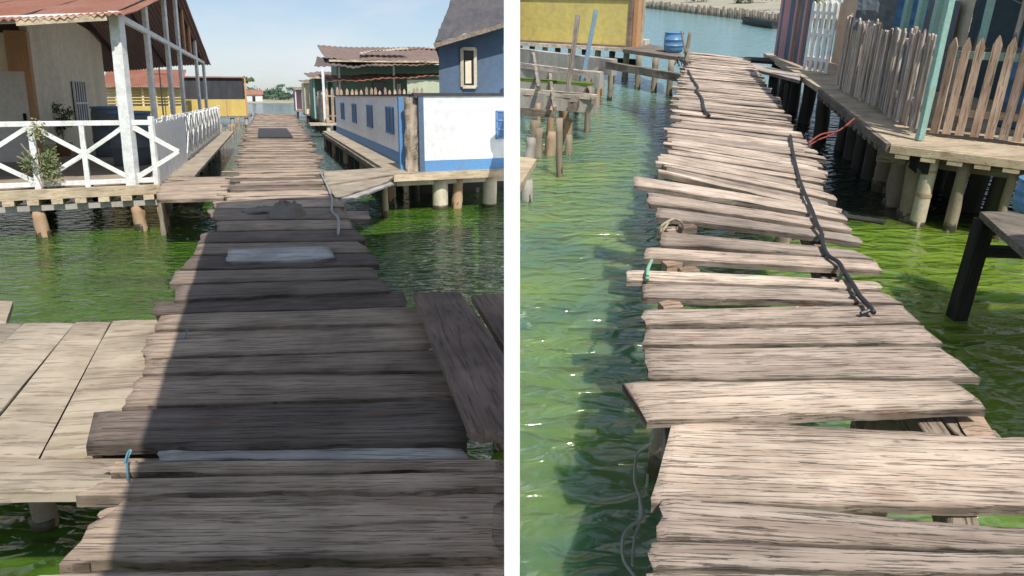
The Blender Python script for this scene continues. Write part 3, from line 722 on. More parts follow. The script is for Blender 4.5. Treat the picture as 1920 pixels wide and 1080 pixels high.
# ------------------------------------------------------------ white terrace + blue house (right of the left jetty)
C0 = P(L, 792, 322); XE = -.035
th = thing('white_terrace', 'low white terrace wall with blue windows and blue skirting on stilts', 'terrace', L, C0)
wf = (XE - C0.x)/b.x; S1 = along(C0, a, 633); LS = (S1-C0).length; WH = 1.5
F0 = C0 - b*.62 - a*.18; wF = (XE - F0.x)/b.x
part('deck', MB().para(F0-UP*.08, b*wF, a*(LS+1), UP*.08), 'deckboard', th)
stick('fascia', th, F0-a*.03-UP*.08, F0-a*.03-UP*.08+b*(wF-.02), .04, .13, 'fascia')
stick('side_beam', th, F0-UP*.14, F0-UP*.14+a*(LS+1), .09, .13, 'beam')
def wbox(o, w, d, h, zb=0): return MB().para(o+UP*zb, w, d, h)
part('front_wall', wbox(C0+b*.02, b*(wf-.02), a*.14, UP*(WH-.22), .22), 'whitewall', th)
part('blue_skirting', wbox(C0+b*.02-a*.012, b*(wf-.02), a*.14, UP*.22), 'blue', th)
part('side_wall', wbox(C0+a*.6-b*.1, a*(LS-.6), b*.14, UP*(WH-.24), .24), 'sidewall', th)
part('blue_skirting', wbox(C0+a*.6-b*.115, a*(LS-.6), b*.14, UP*.24), 'blue', th)
part('coping', wbox(C0-a*.03-b*.14, b*(wf+.12), a*.24, UP*.06, WH), 'coping', th)
part('coping', wbox(C0+a*.22-b*.14, a*(LS-.2), b*.22, UP*.04, WH), 'coping', th)
part('stone_column', MB().cyl(C0-b*.16+a*.2, C0-b*.16+a*.2+UP*(WH-.03), .13, .13, 12, 26, .45), 'stone', th)
part('blue_column', wbox(C0-b*.34+a*.52, b*.2, a*.14, UP*(WH-.02)), 'blue', th)
pc = part('corner_column', wbox(C0-b*.05-a*.02, b*.1, a*.16, UP*(WH)), 'navy', th)
for px in (642, 664, 693, 731):
    q = along(C0-b*.1, a, px); wv = q+UP*.62
    w_ = part('window', MB().para(wv-a*.45-b*.03, a*.9, b*.03, UP*.62), 'bluewin', th)
    mb = MB()
    for k in (-.45, -.02, .41): mb.para(wv+a*k-b*.045, a*.05, b*.02, UP*.62)
    for k in (0, .58): mb.para(wv-a*.46-b*.05, a*.93, b*.02, UP*.05) if k == 0 else mb.para(wv-a*.46-b*.05+UP*k, a*.93, b*.02, UP*.05)
    part('frame', mb, 'blue', w_)
q = along(C0, b, 929); ww = (XE - q.x)/b.x
w_ = part('window', MB().para(q+UP*.62-a*.03, b*ww, a*.03, UP*.58), 'bluewin', th)
mb = MB(); mb.para(q+UP*.62-a*.045, b*.03, a*.02, UP*.58)
for k in range(4): mb.para(q+UP*(.62+k*.185)-a*.045, b*ww, a*.02, UP*.03)
part('frame', mb, 'blue', w_)
for px, r_, mt in ((822, .16, 'ivory'), (858, .11, 'rustlog'), (918, .15, 'ivory')):
    q = along(F0+a*.3, b, px); pile(th, q.x, q.y, E-.16, r_, mt, amp=.06 if mt == 'ivory' else .3, lean=(-.08 if mt == 'rustlog' else 0, 0), n=18)
stick('cross_beam', th, F0+a*.28-UP*.22+b*.1, F0+a*.28-UP*.22+b*(wF-.05), .12, .1, 'ivory')
for i in range(13):
    q = F0+a*(1.2+i*1.3)+b*.12; pile(th, q.x, q.y, E-.2, .10, 'darklog' if i % 3 else 'rustlog')
for i in range(7):
    q = F0+a*(1.5+i*1.8)+b*.75
    if q.x < -.2: pile(th, q.x, q.y, E-.09, .10, 'darklog')
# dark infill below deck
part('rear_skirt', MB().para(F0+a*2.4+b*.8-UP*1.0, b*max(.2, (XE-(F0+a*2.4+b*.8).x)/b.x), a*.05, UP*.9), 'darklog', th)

bh = thing('blue_house', 'tall navy blue house with steep brown thatch like roof behind the terrace', 'house', L, C0+a*2)
B0 = along(C0+a*1.6, b, 824); wb = (XE-B0.x)/b.x
ez = PN(L, 824, 78, B0, b).z; ez2 = PN(L, 940, 44, B0, b).z
o = B0; top0, top1 = ez-E, ez2-E; ra = V((B0.x+.25, B0.y, 0)).normalized()
mb = MB().add([o, o+b*wb, o+b*wb+UP*0+V((0, 5, 0)), o+ra*5, o+UP*top0, o+b*wb+UP*top1, o+b*wb+V((0, 5, 0))+UP*top1, o+ra*5+UP*top0], [(0,3,2,1), (4,5,6,7), (0,1,5,4), (1,2,6,5), (2,3,7,6), (3,0,4,7)])
part('wall', mb, 'navy', bh)
wn0 = PN(L, 866, 163, B0, b); wn1 = PN(L, 890, 92, B0, b); ww = V((wn1.x-wn0.x, wn1.y-wn0.y, 0)); hh = wn1.z-wn0.z
w_ = part('window', MB().para(wn0-a*.02, ww, a*.02, UP*hh), 'glass', bh)
mb = MB().beam(wn0-a*.04, wn0-a*.04+UP*hh, .07, .05).beam(wn0-a*.04+ww, wn0-a*.04+ww+UP*hh, .07, .05).beam(wn0-a*.045, wn0-a*.045+ww, .05, .07).beam(wn0-a*.045+UP*hh, wn0-a*.045+ww+UP*hh, .05, .07)
part('frame', mb, 'ivory', w_)
part('curtain', MB().para(wn0-a*.03+ww*.25+UP*.08, ww*.45, a*.005, UP*hh*.6), 'cream', w_)
e0 = PN(L, 814, 82, B0-a*.4, b); e1 = PN(L, 941, 40, B0-a*.4, b); e1 = V((XE, e1.y, e1.z))
t0 = e0 + b*.80 + a*1.2 + UP*1.25; t1 = V((XE, 0, 0)); t1 = V((XE, e1.y+1.6*a.y+.1, t0.z+.35))
mb = MB(); N = 30; rows = 14
for j in range(rows+1):
    for i in range(N+1):
        u, v = i/N, j/rows; p = e0.lerp(e1, u).lerp(t0.lerp(t1, u), v)
        p += UP*(.07*noise.noise(V((u*9, v*7, 0))) + .03*((j*3) % 2)) - a*.05*abs(noise.noise(V((u*20, v*3, 4))))
        if p.x > XE: p.x = XE
        mb.v.append(p)
for j in range(rows):
    for i in range(N): k = j*(N+1)+i; mb.f.append((k, k+1, k+N+2, k+N+1))
part('roof', mb, 'slateroof', bh)
part('roof', MB().add([e0, t0, t0+ra*3.5, e0+ra*5.5], [(0, 1, 2, 3)]), 'slateroof', bh)
mb = MB().beam(e0-UP*.04-a*.01, e1-UP*.04-a*.01-b*.01, .05, .1)
part('eave_board', mb, 'beam', bh)

# shacks beyond the terrace
def shack(name, label, px0, px1, py, wallm, h, depth, roofm, rise=.4, over=.5, posts=3, fcol='teal', zwall=True, rail=False):
    q = P(L, px0, py); q1 = along(q, b, px1)
    if q1.x > XE: q1 = q + b*((XE-q.x)/b.x)
    w = (q1-q).length; t = thing(name, label, 'shack', L, q)
    part('deck', MB().para(q-a*.6-UP*.12, b*w, a*(depth+.6), UP*.12), 'beam', t)
    if zwall: part('wall', MB().para(q+a*1.5, b*w, a*(depth-1.5), UP*h), wallm, t)
    part('roof', MB().sheet(q-a*over-b*over*.6+UP*(h+.05), q+b*(w if q1.x > XE-.01 else w+.1)-a*over+UP*(h+.12), q-b*over*.6+a*depth+UP*(h+rise), q+b*w+a*depth+UP*(h+rise+.1), int(w*3), .03, .02, 4, .12), roofm, t)
    mb_ = MB().beam(q-a*(over-.05)-b*over*.5+UP*(h-.0), q+b*w-a*(over-.05)+UP*(h+.07), .06, .12)
    part('eave_board', mb_, 'fascia', t)
    for i in range(posts):
        p = q + b*(w*i/max(1, posts-1)*.97); stick('post', t, p, p+UP*h, .1, .1, fcol)
    for i in range(max(3, int(w/1.1))):
        p = q - a*.3 + b*(i*1.1+.1)
        if p.x < -.3: pile(t, p.x, p.y, E-.12, .11, 'darklog', n=9)
    return t, q, w
S, q, w = shack('long_shack', 'long open shack with sagging rusty tin roof beyond the white terrace', 640, 935, 226, 'greenw', 3.55, 5, 'greyroof', 1.3, 1.4, 4, 'whitew')
part('side_wall', MB().para(along(q-a*.9, b, 764), b*2.3, a*.1, UP*2.5), 'palegreen', S)
part('door', MB().para(along(q+a*1.4, b, 700), b*.8, a*.08, UP*2.4), 'glass', S)
part('doorway', MB().para(along(q+a*1.4, b, 745), b*.25, a*.08, UP*2.3), 'whitewall', S)
part('awning', MB().sheet(q-a*1.2-b*.9+UP*2.35, q+b*(w-.2)-a*1.2+UP*3.0, q-b*.9+a*1.2+UP*2.75, q+b*(w-.2)+a*1.2+UP*3.15, 24, .03, .02, 3, .1), 'rustroof', S)
part('upper_roof', MB().sheet(q+a*3.5+b*2+UP*4.55, q+b*w*.9+a*3.5+UP*4.8, q+a*6.0+b*2+UP*4.8, q+b*w*.9+a*6.0+UP*5.0, 24, .03, .02, 3, .1), 'rustroof', S)
part('patched_roof', MB().sheet(q-a*2.0-b*1.6+UP*3.15, q+b*w*.55-a*1.2+UP*3.45, q-b*1.2+a*1.0+UP*3.75, q+b*w*.6+a*1.5+UP*4.0, 22, .03, .02, 3, .18), 'brownroof', S)
part('patched_roof', MB().sheet(q-a*1.6+b*1.9+UP*3.3, q+b*w-a*1.2+UP*3.75, q+b*2.2+a*.6+UP*3.9, q+b*w+a*.8+UP*4.1, 22, .03, .02, 3, .15), 'greyroof', S)
part('loose_sheet', MB().sheet(q-a*.6+b*1.2+UP*4.1, q+b*4.2-a*.6+UP*4.45, q+b*1.4+a*.6+UP*4.2, q+b*4.2+a*.6+UP*4.6, 14, .03, .02, 3, .15), 'ivory', S)
S, q, w = shack('teal_shack', 'small shack with teal posts and drooping grey roof edge', 592, 640, 222, 'greenw', 2.7, 5, 'greyroof', .5, .6, 3, 'teal')
S, q, w = shack('grey_shack', 'little grey shack third along the far walkway', 574, 600, 214, 'greywall', 2.6, 5, 'greyroof', .3, .4, 3, 'palegreen')
S, q, w = shack('pink_shack', 'farthest narrow pinkish shack at the end of the row', 556, 580, 207, 'pink', 2.2, 6, 'greyroof', .2, .3, 3, 'whitew')
q0 = P(L, 612, 231); q1 = along(q0, b, 800)
bf = thing('picket_fence', 'tall brown picket fence running behind the white terrace wall', 'fence', L, q0); w = (q1-q0).length
for z in (.4, 1.5): stick('rail', bf, q0+UP*z, q1+UP*z, .05, .09, 'picket')
d = .1
while d < w: picket('picket', bf, q0+b*d-a*.04, b, .15, 1.9+random.uniform(-.1, .12), 'picket', .03, .14, random.gauss(0, .02)); d += .27
part('deck', MB().para(q0-a*.25-UP*.12-b*.9, b*(w+.9), a*1.5, UP*.12), 'fascia', bf)
for i in range(4):
    p = q0 + b*(i*1.5+.1); pile(bf, p.x, p.y, E-.12, .12, 'ivory' if i == 0 else 'darklog', n=9)
q0 = P(L, 580, 212); bf = thing('picket_fence', 'dark picket fence along the far walkway before the shacks', 'fence', L, q0)
q1 = P(L, 610, 229); dr2 = (q1-q0).normalized(); w = (q1-q0).length
for z in (.4, 1.4): stick('rail', bf, q0+UP*z, q1+UP*z, .05, .09, 'greypick')
d = .1
while d < w: picket('picket', bf, q0+dr2*d, dr2, .14, 1.75+random.uniform(-.1, .1), 'greypick', .03, .1, random.gauss(0, .02)); d += .28
part('deck', MB().para(q0-UP*.12, q1-q0, V((dr2.y, -dr2.x, 0))*(-.5), UP*.12), 'fascia', bf)
stick('post', bf, q1, q1+UP*3.0, .13, .13, 'whitew')
for i in range(7):
    p = q0 + dr2*(i*w/6.2); pile(bf, p.x, p.y, E-.12, .11, 'darklog', n=9)

# footbridge right + junk boards
fb2 = thing('footbridge', 'short sunlit footbridge of broad boards leading to the white terrace', 'footbridge', L, P(L, 670, 330))
board('plank', fb2, quad(L, (606, 321, 612, 346, 738, 312, 758, 324), E+.0), 'deckboard', .05)
board('plank', fb2, quad(L, (612, 347, 630, 372, 742, 326, 728, 340), E-.03), 'deckboard', .04)
for e in ((640, 345), (720, 330)):
    p = P(L, *e); pile(fb2, p.x, p.y, E-.08, .06, 'log')
board('loose_board', None, quad(L, (634, 370, 640, 380, 728, 336, 738, 344), E-.06), 'pale', .03, L, label='slanting whitish board propped below the terrace footbridge', cat='board')
single('rope', 'grey rope trailing along the right jetty edge below the footbridge', 'rope',
       MB().tube([P(L, 600, 322, E+.03), P(L, 612, 345, E+.04), P(L, 622, 372, E+.02), P(L, 622, 395, E+.03), P(L, 634, 410, E+.04), P(L, 634, 440, E+.02)], .016), 'wire', L)
single('string', 'thin blue string looped at a gap by the platform', 'string',
       MB().tube([P(L, 234, 868, E+.02), P(L, 240, 848, E+.03), P(L, 246, 845, E+.03), P(L, 238, 866, E+.01), P(L, 240, 900, E+.03)], .004), 'bluestring', L)
single('string', 'teal string hanging beside planks where platform meets jetty', 'string',
       MB().tube([P(L, 338, 662, E-.05), P(L, 345, 635, E-.02), P(L, 352, 618, E+.03)], .005), 'bluestring', L)
mb = MB(); r = random.Random(4)
for i in range(9):
    p = P(L, 330+r.uniform(-20, 30), 385+r.uniform(0, 20), .1); q = P(L, 385+r.uniform(-10, 10), 400+r.uniform(-25, 10), .45)
    mb.tube([p, (p+q)/2+UP*r.uniform(-.1, .15), q], .01)
single('branches', 'tangle of thin dead branches by the porch footbridge', 'branches', mb, 'log', L)

# tin awning added out of view, outline shaped to shade the near planks
SUN = V((-.37, .93, 0)).normalized(); EL = math.radians(49)
sv = V((SUN.x, SUN.y, -math.tan(EL)))        # travel per unit ground distance
ha = 3.0
def caster(px, py, z=E):                      # awning point whose shadow falls at this pixel
    p = P(L, px, py, z); k = ha/math.tan(EL); return V((p.x - SUN.x*k, p.y - SUN.y*k, E + ha))
aw = thing('awning', 'flat tin awning added unseen to shade the near end of the jetty', 'awning', L, (0, -1, E))
A1 = caster(412, 378); A2 = caster(800, 352); A3 = caster(214, 1075); A4 = V((1.15, A3.y-.4, E+ha))
A2.x = .5
A3 = A1.lerp(A3, 1.04); A4.y = A3.y
part('shade_sheet', MB().add([A3, A4, A2, A1, A3-UP*.05, A4-UP*.05, A2-UP*.05, A1-UP*.05], [(0,1,2,3), (7,6,5,4), (0,4,5,1), (1,5,6,2), (2,6,7,3), (3,7,4,0)]), 'brownroof', aw)
for x, y in ((A3.x+.1, A3.y+.1), (A4.x-.1, A4.y+.1)):
    stick('post', aw, (x, y, -.5), (x, y, E+ha-.05), .1, .1, 'beam')
stick('beam', aw, A3-UP*.1, A1-UP*.1, .08, .1, 'beam')

# =============================================================== RIGHT WATERWAY
jr = thing('jetty', 'sun bleached jetty of uneven planks with a black cable along it', 'jetty', R, P(R, 1400, 700))
TR = [
 (1219, 1068, 1212, 1160, 1990, 1082, 1990, 1170, 'n'),
 (1217, 1014, 1217, 1064, 1980, 1040, 1990, 1078, 'n'),
 (1246, 928, 1234, 1008, 1960, 992, 1970, 1033, 'n'),
 (1262, 783, 1222, 942, 1950, 818, 1960, 952, 'n'),
 (1172, 713, 1214, 789, 1786, 709, 1856, 764, 'n'),
 (1206, 650, 1216, 708, 1762, 647, 1842, 706, 'n'),
 (1208, 614, 1210, 645, 1728, 608, 1762, 641, 'n'),
 (1203, 580, 1209, 609, 1694, 570, 1728, 602, 'n'),
 (1206, 530, 1208, 560, 1656, 546, 1690, 566, 'n'),
 (1176, 506, 1174, 524, 1648, 525, 1656, 541, 'n'),
 (1212, 462, 1208, 483, 1640, 488, 1655, 507, 'n'),
 (1240, 433, 1240, 458, 1600, 466, 1642, 484, 'n'),
 (1234, 388, 1230, 407, 1604, 440, 1618, 455, 'n'),
 (1217, 360, 1214, 381, 1584, 416, 1600, 434, 'n'),
 (1191, 328, 1190, 347, 1572, 392, 1590, 411, 'n')]
for i, q in enumerate(TR):
    z = E + random.uniform(-.012, .006) + (.014 if i in (4, 9) else 0)
    board('plank', jr, shrink(quad(R, q[:8], z), .003), 'plankR', .036, end=.014, edge=.008, chip=.035 if i not in (4,) else .0, seg=.03, tips=(0, random.uniform(0, .03)), warp=.010)
fill(R, jr, [((1243, 325), (1572, 397)), ((1247, 292), (1549, 345)), ((1256, 255), (1528, 292)), ((1273, 220), (1492, 244)), ((1268, 183), (1462, 203)), ((1277, 150), (1445, 166)), ((1286, 122), (1420, 136)), ((1290, 98), (1405, 108))], 'plankR', (.09, .17), .045, .016)
stringers(R, jr, [(1290, 1160), (1262, 600), (1275, 400), (1290, 250), (1296, 110)], .09, .12, E-.125)
stringers(R, jr, [(1830, 1000), (1778, 800), (1560, 500), (1500, 350), (1465, 250), (1400, 110)], .09, .12, E-.125)
stringers(R, jr, [(1900, 880), (1820, 780), (1650, 620)], .06, .1, E-.13)
for px, py in [(1300, 1000), (1268, 620), (1272, 412), (1282, 260), (1284, 170), (1290, 125), (1690, 700), (1560, 480), (1490, 300), (1452, 225), (1410, 130)]:
    p = P(R, px, py); pile(jr, p.x, p.y, E-.19, .07, 'log')
pp = P(R, 1650, 830, .2)
stick('cross_brace', jr, P(R, 1600, 800, .4), P(R, 1870, 830, .4), .08, .08, 'beam')
board('offcut', jr, [P(R, 1790, 772, E-.07), P(R, 1840, 776, E-.07), P(R, 1870, 820, E-.07), P(R, 1815, 820, E-.07)], 'picket', .04, label='reddish brown board under the gap')
for px, py in ((1250, 435), (1290, 430), (1262, 500), (1292, 512), (1258, 578)):
    p = P(R, px, py, E-.04); stick('cleat', jr, p-V((.05, 0, 0)), p+V((.05, .02, 0)), .06, .05, 'picket')
cz = E+.022
cab = single('cable', 'thick black cable snaking along the right side of planks', 'cable',
       MB().tube([P(R, x, y, cz+.004*(i % 2)) for i, (x, y) in enumerate([(1482, 254), (1487, 285), (1496, 325), (1508, 360), (1523, 395), (1532, 420), (1540, 436), (1543, 458), (1552, 478), (1572, 492), (1584, 512), (1600, 535), (1612, 555), (1628, 572), (1638, 586)])], .0125, 8, 8), 'cable', R, smooth=True)
for x, y, dx, dy in ((1543, 440, -8, 14), (1580, 512, -10, 14), (1608, 548, -10, 8), (1630, 582, -16, 6)):
    part('cable_tie', MB().tube([P(R, x, y, cz), P(R, x+dx, y+dy, E+.01)], .010), 'cable', cab)
single('cable', 'short black cable lying near the far blue barrel', 'cable',
       MB().tube([P(R, x, y, cz) for x, y in [(1290, 132), (1298, 148), (1308, 163), (1306, 170), (1316, 185), (1320, 205), (1330, 216)]], .018), 'cable', R, smooth=True)
single('rope', 'tan rope knotted round plank ends on the left jetty edge', 'rope',
       MB().tube([P(R, 1234, 440, E-.02), P(R, 1240, 424, E+.05), P(R, 1262, 411, E+.08), P(R, 1276, 415, E+.07), P(R, 1282, 430, E-.02)], .008).tube([P(R, 1236, 446, E-.02), P(R, 1246, 428, E+.05), P(R, 1258, 414, E+.06), P(R, 1270, 412, E+.06)], .007), 'rope', R)
single('string', 'mint green cord looped over the protruding plank end', 'string',
       MB().tube([P(R, 1222, 488, E-.02), P(R, 1215, 504, E+.03), P(R, 1214, 520, E+.03), P(R, 1211, 540, E-.1)], .010), 'mint', R)
single('wire', 'kinked grey wire dangling into green water beside near planks', 'wire',
       MB().tube([P(R, 1226, 800, .6), P(R, 1222, 830, .5), P(R, 1196, 850, .4), P(R, 1190, 900, .4), P(R, 1201, 936, .4), P(R, 1203, 972, .4), P(R, 1182, 986, .4), P(R, 1168, 1010, .4), P(R, 1170, 1050, .4), P(R, 1190, 1080, .4)], .006)
       .tube([P(R, 1214, 890, .5), P(R, 1212, 912, .4), P(R, 1200, 935, .4), P(R, 1200, 975, .35), P(R, 1190, 1010, .35), P(R, 1186, 1060, .35)], .005), 'wire', R)
single('branch', 'dark broken branch poking over green water from jetty', 'branch',
       MB().tube([P(R, 1560, 402, E-.02), P(R, 1600, 408, E-.02), P(R, 1640, 414, E-.02), P(R, 1658, 418, E-.02)], .018).tube([P(R, 1580, 400, E-.03), P(R, 1610, 412, E-.03)], .012), 'darklog', R)
mb = MB(); mb.tube([P(R, 1516, 268, E+.02), P(R, 1540, 252, E-.0), P(R, 1570, 246, E-.05), P(R, 1590, 232, E-.02), P(R, 1602, 222, E+.02)], .009)
mb.tube([P(R, 1518, 272, E+.02), P(R, 1535, 262, E-.1), P(R, 1560, 252, E-.12), P(R, 1588, 236, E-.05), P(R, 1602, 222, E+.01)], .008)
single('wire', 'sagging red electric wires strung from jetty to fenced deck', 'wire', mb, 'redwire', R)

# fenced deck house, right
ar = V((.28, .96, 0)).normalized()
K0 = P(R, 1672, 268); KR = P(R, 1990, 306); KF = P(R, 1540, 165); KG = P(R, 1432, 98)
bR = (KR-K0).normalized(); aR = (KF-K0).normalized()
fd = thing('fenced_deck', 'raised wooden deck on ivory and grey piles with scalloped fascia', 'deck', R, K0)
mb = MB(); back = V((0, 6, 0))
vsd = [K0, KR+bR*3, KR+bR*3+aR*9+bR*3, KG+bR*4, KG, KF]
n_ = len(vsd); mb.add([v-UP*.01 for v in vsd]+[v-UP*.09 for v in vsd], [tuple(range(n_)), tuple(range(n_, 2*n_))[::-1]]+[(i, i+n_, (i+1) % n_+n_, (i+1) % n_) for i in range(n_)])
part('deck', mb, 'fascia', fd)
# scalloped fascia (joist tails)
mb = MB(); nF = V((bR.y, -bR.x, 0)); Lf = (KR-K0).length+2.5
mb.para(K0+nF*.0-UP*.09, bR*Lf, nF*.04, UP*.075)
d = .05
while d < Lf: mb.para(K0+bR*d+nF*.001-UP*.135, bR*.12, nF*.035, UP*.045); d += .21
part('fascia', mb, 'fascia', fd)
mb = MB(); nS = V((-aR.y, aR.x, 0)); Ls = (KF-K0).length
mb.para(K0-UP*.10, aR*Ls, nS*.04, UP*.085); d = .1
while d < Ls: mb.para(K0+aR*d-UP*.145, aR*.12, nS*.035, UP*.045); d += .21
part('fascia', mb, 'beam', fd)
stick('bearer', fd, K0+aR*.35-UP*.18, K0+aR*.35+bR*(Lf-.3)-UP*.18, .1, .16, 'beam')
stick('bearer', fd, K0+bR*.3-UP*.18, KF+bR*.3-UP*.18, .1, .16, 'dark')
def prow(px, py_top, r_, mt, **k):
    q = PN(R, px+22, 250, K0+aR*.10, bR); return pile(fd, q.x, q.y, E-.1, r_, mt, **k)
prow(1736, 0, .066, 'ivory', amp=.05, n=20, name='ivory_pile'); prow(1802, 0, .052, 'log', amp=.15); prow(1898, 0, .034, 'log', lean=(.03, 0)); prow(1972, 0, .06, 'ivory')
q = PN(R, 1758, 250, K0+aR*.10, bR)
part('pile_collar', MB().cyl((q.x, q.y, .30), (q.x, q.y, .34), .071, .071, 20).cyl((q.x, q.y, .55), (q.x, q.y, .57), .069, .069, 20), 'rustlog', fd)
for i in range(7):
    q = K0.lerp(KF, (i+.5)/7) + bR*.35; pile(fd, q.x, q.y, E-.1, .10, 'log' if i < 3 else 'darklog')
    q = K0.lerp(KF, (i+.9)/7) + bR*1.1; pile(fd, q.x, q.y, E-.1, .09, 'darklog')
for i in range(4):
    q = K0 + aR*1.6 + bR*(1.0+i*.9); pile(fd, q.x, q.y, E-.1, .08, 'darklog')
for i in range(5):
    q = KF.lerp(KG, (i+.5)/5) + bR*.2; pile(fd, q.x, q.y, E-.1, .1, 'darklog')
q = P(R, 1510, 190, E); pp = P(R, 1510, 206, 0)
single('stump', 'short reddish stump standing in green water between jetty and deck', 'stump', MB().cyl((pp.x, pp.y, -.4), (pp.x, pp.y, .34), .085, .075, 12, 6, .2), 'rustlog', R, smooth=True)
# corner post and porch posts (teal)
T0 = P(R, 1724, 262)
pr = thing('porch', 'pale teal porch posts carrying a roof over the fenced deck', 'porch', R, T0)
stick('post', pr, T0, T0+UP*2.6, .06, .06, 'teal', end=.001)
for px, py, wd_ in ((1694, 216, .07), (1668, 203, .07), (1648, 186, .07), (1600, 160, .07), (1575, 148, .07), (1775, 240, .05), (1840, 225, .035)):
    q = P(R, px, py) + bR*.12; stick('post', pr, q, q+UP*2.6, wd_, wd_, 'teal' if px != 1840 else 'greypick', end=.001)
T1 = P(R, 1560, 155); 
stick('roof_beam', pr, T0+UP*2.6, T1+UP*2.6, .08, .1, 'teal'); stick('roof_beam', pr, T0+UP*2.6, T0+bR*5+UP*2.6, .08, .1, 'teal')
part('roof', MB().sheet(T0+bR*.9-aR*.1+UP*2.65, T0+bR*6-aR*.1+UP*2.75, T1+bR*.9+aR*.5+UP*2.65, T1+bR*6+aR*.5+UP*3.2, 50, .02, .006, 5), 'rustroof', pr)
# side fence: dense uneven sticks
S0 = P(R, 1716, 254); S2 = P(R, 1566, 166)
sf = thing('stick_fence', 'dense uneven grey stick fence along the deck side facing the jetty', 'fence', R, S0)
dS = (S2-S0).normalized(); w = (S2-S0).length
for z in (.3, .85): stick('rail', sf, S0+UP*z+bR*.03, S2+UP*z+bR*.03, .04, .06, 'greypick')
r = random.Random(11); d = .02
while d < w:
    hgt = .92+.06*noise.noise(V((d*1.3, 0, 0)))+r.uniform(-.05, .05)
    if r.random() < .93: picket('picket', sf, S0+dS*d+UP*r.uniform(.02, .07)+bR*r.uniform(-.012, .012), dS, r.uniform(.03, .042), hgt, 'greypick' if r.random() < .75 else 'picket', .018, .02, r.gauss(0, .02))
    d += r.uniform(.036, .048)
# front fence: pointed pickets
N0 = P(R, 1748, 254); N1 = P(R, 1985, 280)
ff = thing('picket_fence', 'brown pointed picket fence across the front of the deck', 'fence', R, N0)
dN = (N1-N0).normalized()
for px in (1750, 1772, 1797, 1826, 1854, 1881, 1908, 1936, 1964):
    q = PN(R, px, 258, N0, dN); q.z = E+.03
    picket('picket', ff, q, dN, .072, .94+random.uniform(-.02, .03), 'picket', .022, .085, random.gauss(0, .008))
for z in (.25, .80): stick('rail', ff, N0+UP*z+aR*.04, N1+UP*z+aR*.04, .04, .07, 'teal' if z > .5 else 'fascia')
ff2 = thing('picket_fence', 'second darker picket row standing just behind the front fence', 'fence', R, N0+aR*.5)
for i in range(9):
    q = N0 + aR*.55 + dN*(.1+i*.29); picket('picket', ff2, q+UP*.02, dN, .045, .96+random.uniform(-.04, .04), 'beam', .02, .08)
stick('rail', ff2, N0+aR*.59+UP*.8, N0+aR*.59+dN*2.6+UP*.8, .04, .06, 'beam')
q = P(R, 1905, 236); barrel(R, q, .22, .78, 'barrel', 'water_barrel', 'blue plastic barrel standing behind the brown pointed pickets', 'barrel')
# white gate pickets + pink fence further along
q0 = P(R, 1548, 138); q1 = P(R, 1508, 130)
wg = thing('gate', 'small whitewashed picket gate at the far end of the stick fence', 'gate', R, q0); dg = (q1-q0).normalized(); w = (q1-q0).length
for i in range(5): picket('picket', wg, q0+dg*(w*i/4.), dg, .07, 1.12, 'whitew', .02, .03)
for z in (.2, .6, .95): stick('rail', wg, q0+UP*z, q1+UP*z, .03, .05, 'whitew')
q0 = P(R, 1506, 128); q1 = P(R, 1450, 105)
pk = thing('board_fence', 'faded pink and dark board fence farthest along the right deck', 'fence', R, q0); dg = (q1-q0).normalized(); w = (q1-q0).length; d = .06
while d < w: picket('board', pk, q0+dg*d+UP*.03, dg, .11, 2.1+random.uniform(-.05, .1), random.choice(['pink', 'pink', 'navy', 'brownboard']), .02, .02); d += .13
for z in (.3, 1.6): stick('rail', pk, q0+UP*z+bR*.03, q1+UP*z+bR*.03, .04, .06, 'greypick')
# house wall behind
W0 = P(R, 1560, 118); W1 = P(R, 1795, 178)
hw = thing('deck_house', 'dark slate house wall with pale blue door behind the fences', 'house', R, W1)
Wd = (P(R, 1990, 200)-W1)
part('wall', MB().para(W1, Wd.normalized()*4, aR*.1, UP*2.8), 'tealwall', hw)
dq = PN(R, 1888, 190, W1-aR*.02, Wd.normalized()); dq.z = E
part('door', MB().para(dq-aR*.02, Wd.normalized()*.7, aR*.03, UP*1.95), 'paleblue', hw)
part('wall', MB().para(W0, (W1-W0)*.98, aR*.1, UP*2.4), 'greywall', hw, label='shaded grey side wall of the house')
part('lean_to', MB().para(W0.lerp(W1, .45)-aR*.3, (W1-W0)*.4, aR*.3, UP*1.2), 'darktub', hw)
mb = MB()
for k in range(3):
    p = W1+UP*(2.0-k*.12)-aR*.1; q = PN(R, 1960, -20+k*12, W1-aR*.1, Wd.normalized()); mb.tube([p, (p+q)/2-UP*.25, q], .01)
single('wire', 'drooping electric wires across the slate wall above the fence', 'wire', mb, 'wire', R)
r = random.Random(9)
for i, (px, py, c) in enumerate(((1545, 60, 'whitew'), (1612, 110, 'darktub'), (1638, 90, 'pink'), (1670, 105, 'barrel'))):
    q = P(R, px, py+70); z = E+1.35
    mb = MB(); vs = []; n = 8
    for j in range(n+1):
        for i2 in range(n+1):
            vs.append(q+bR*(i2/n-.5)*(.25 if i == 0 else .45)+UP*(z-E-(.25 if i == 0 else .5)*j/n)+aR*(.05*noise.noise(V((i2*.6, j*.4, i*7)))))
    mb.add(vs, [(j*(n+1)+k, j*(n+1)+k+1, (j+1)*(n+1)+k+1, (j+1)*(n+1)+k) for j in range(n) for k in range(n)])
    single('hung_cloth', ('white', 'charcoal', 'pink', 'blue')[i]+' cloth hung to dry behind the stick fence', 'laundry', mb, c, R)

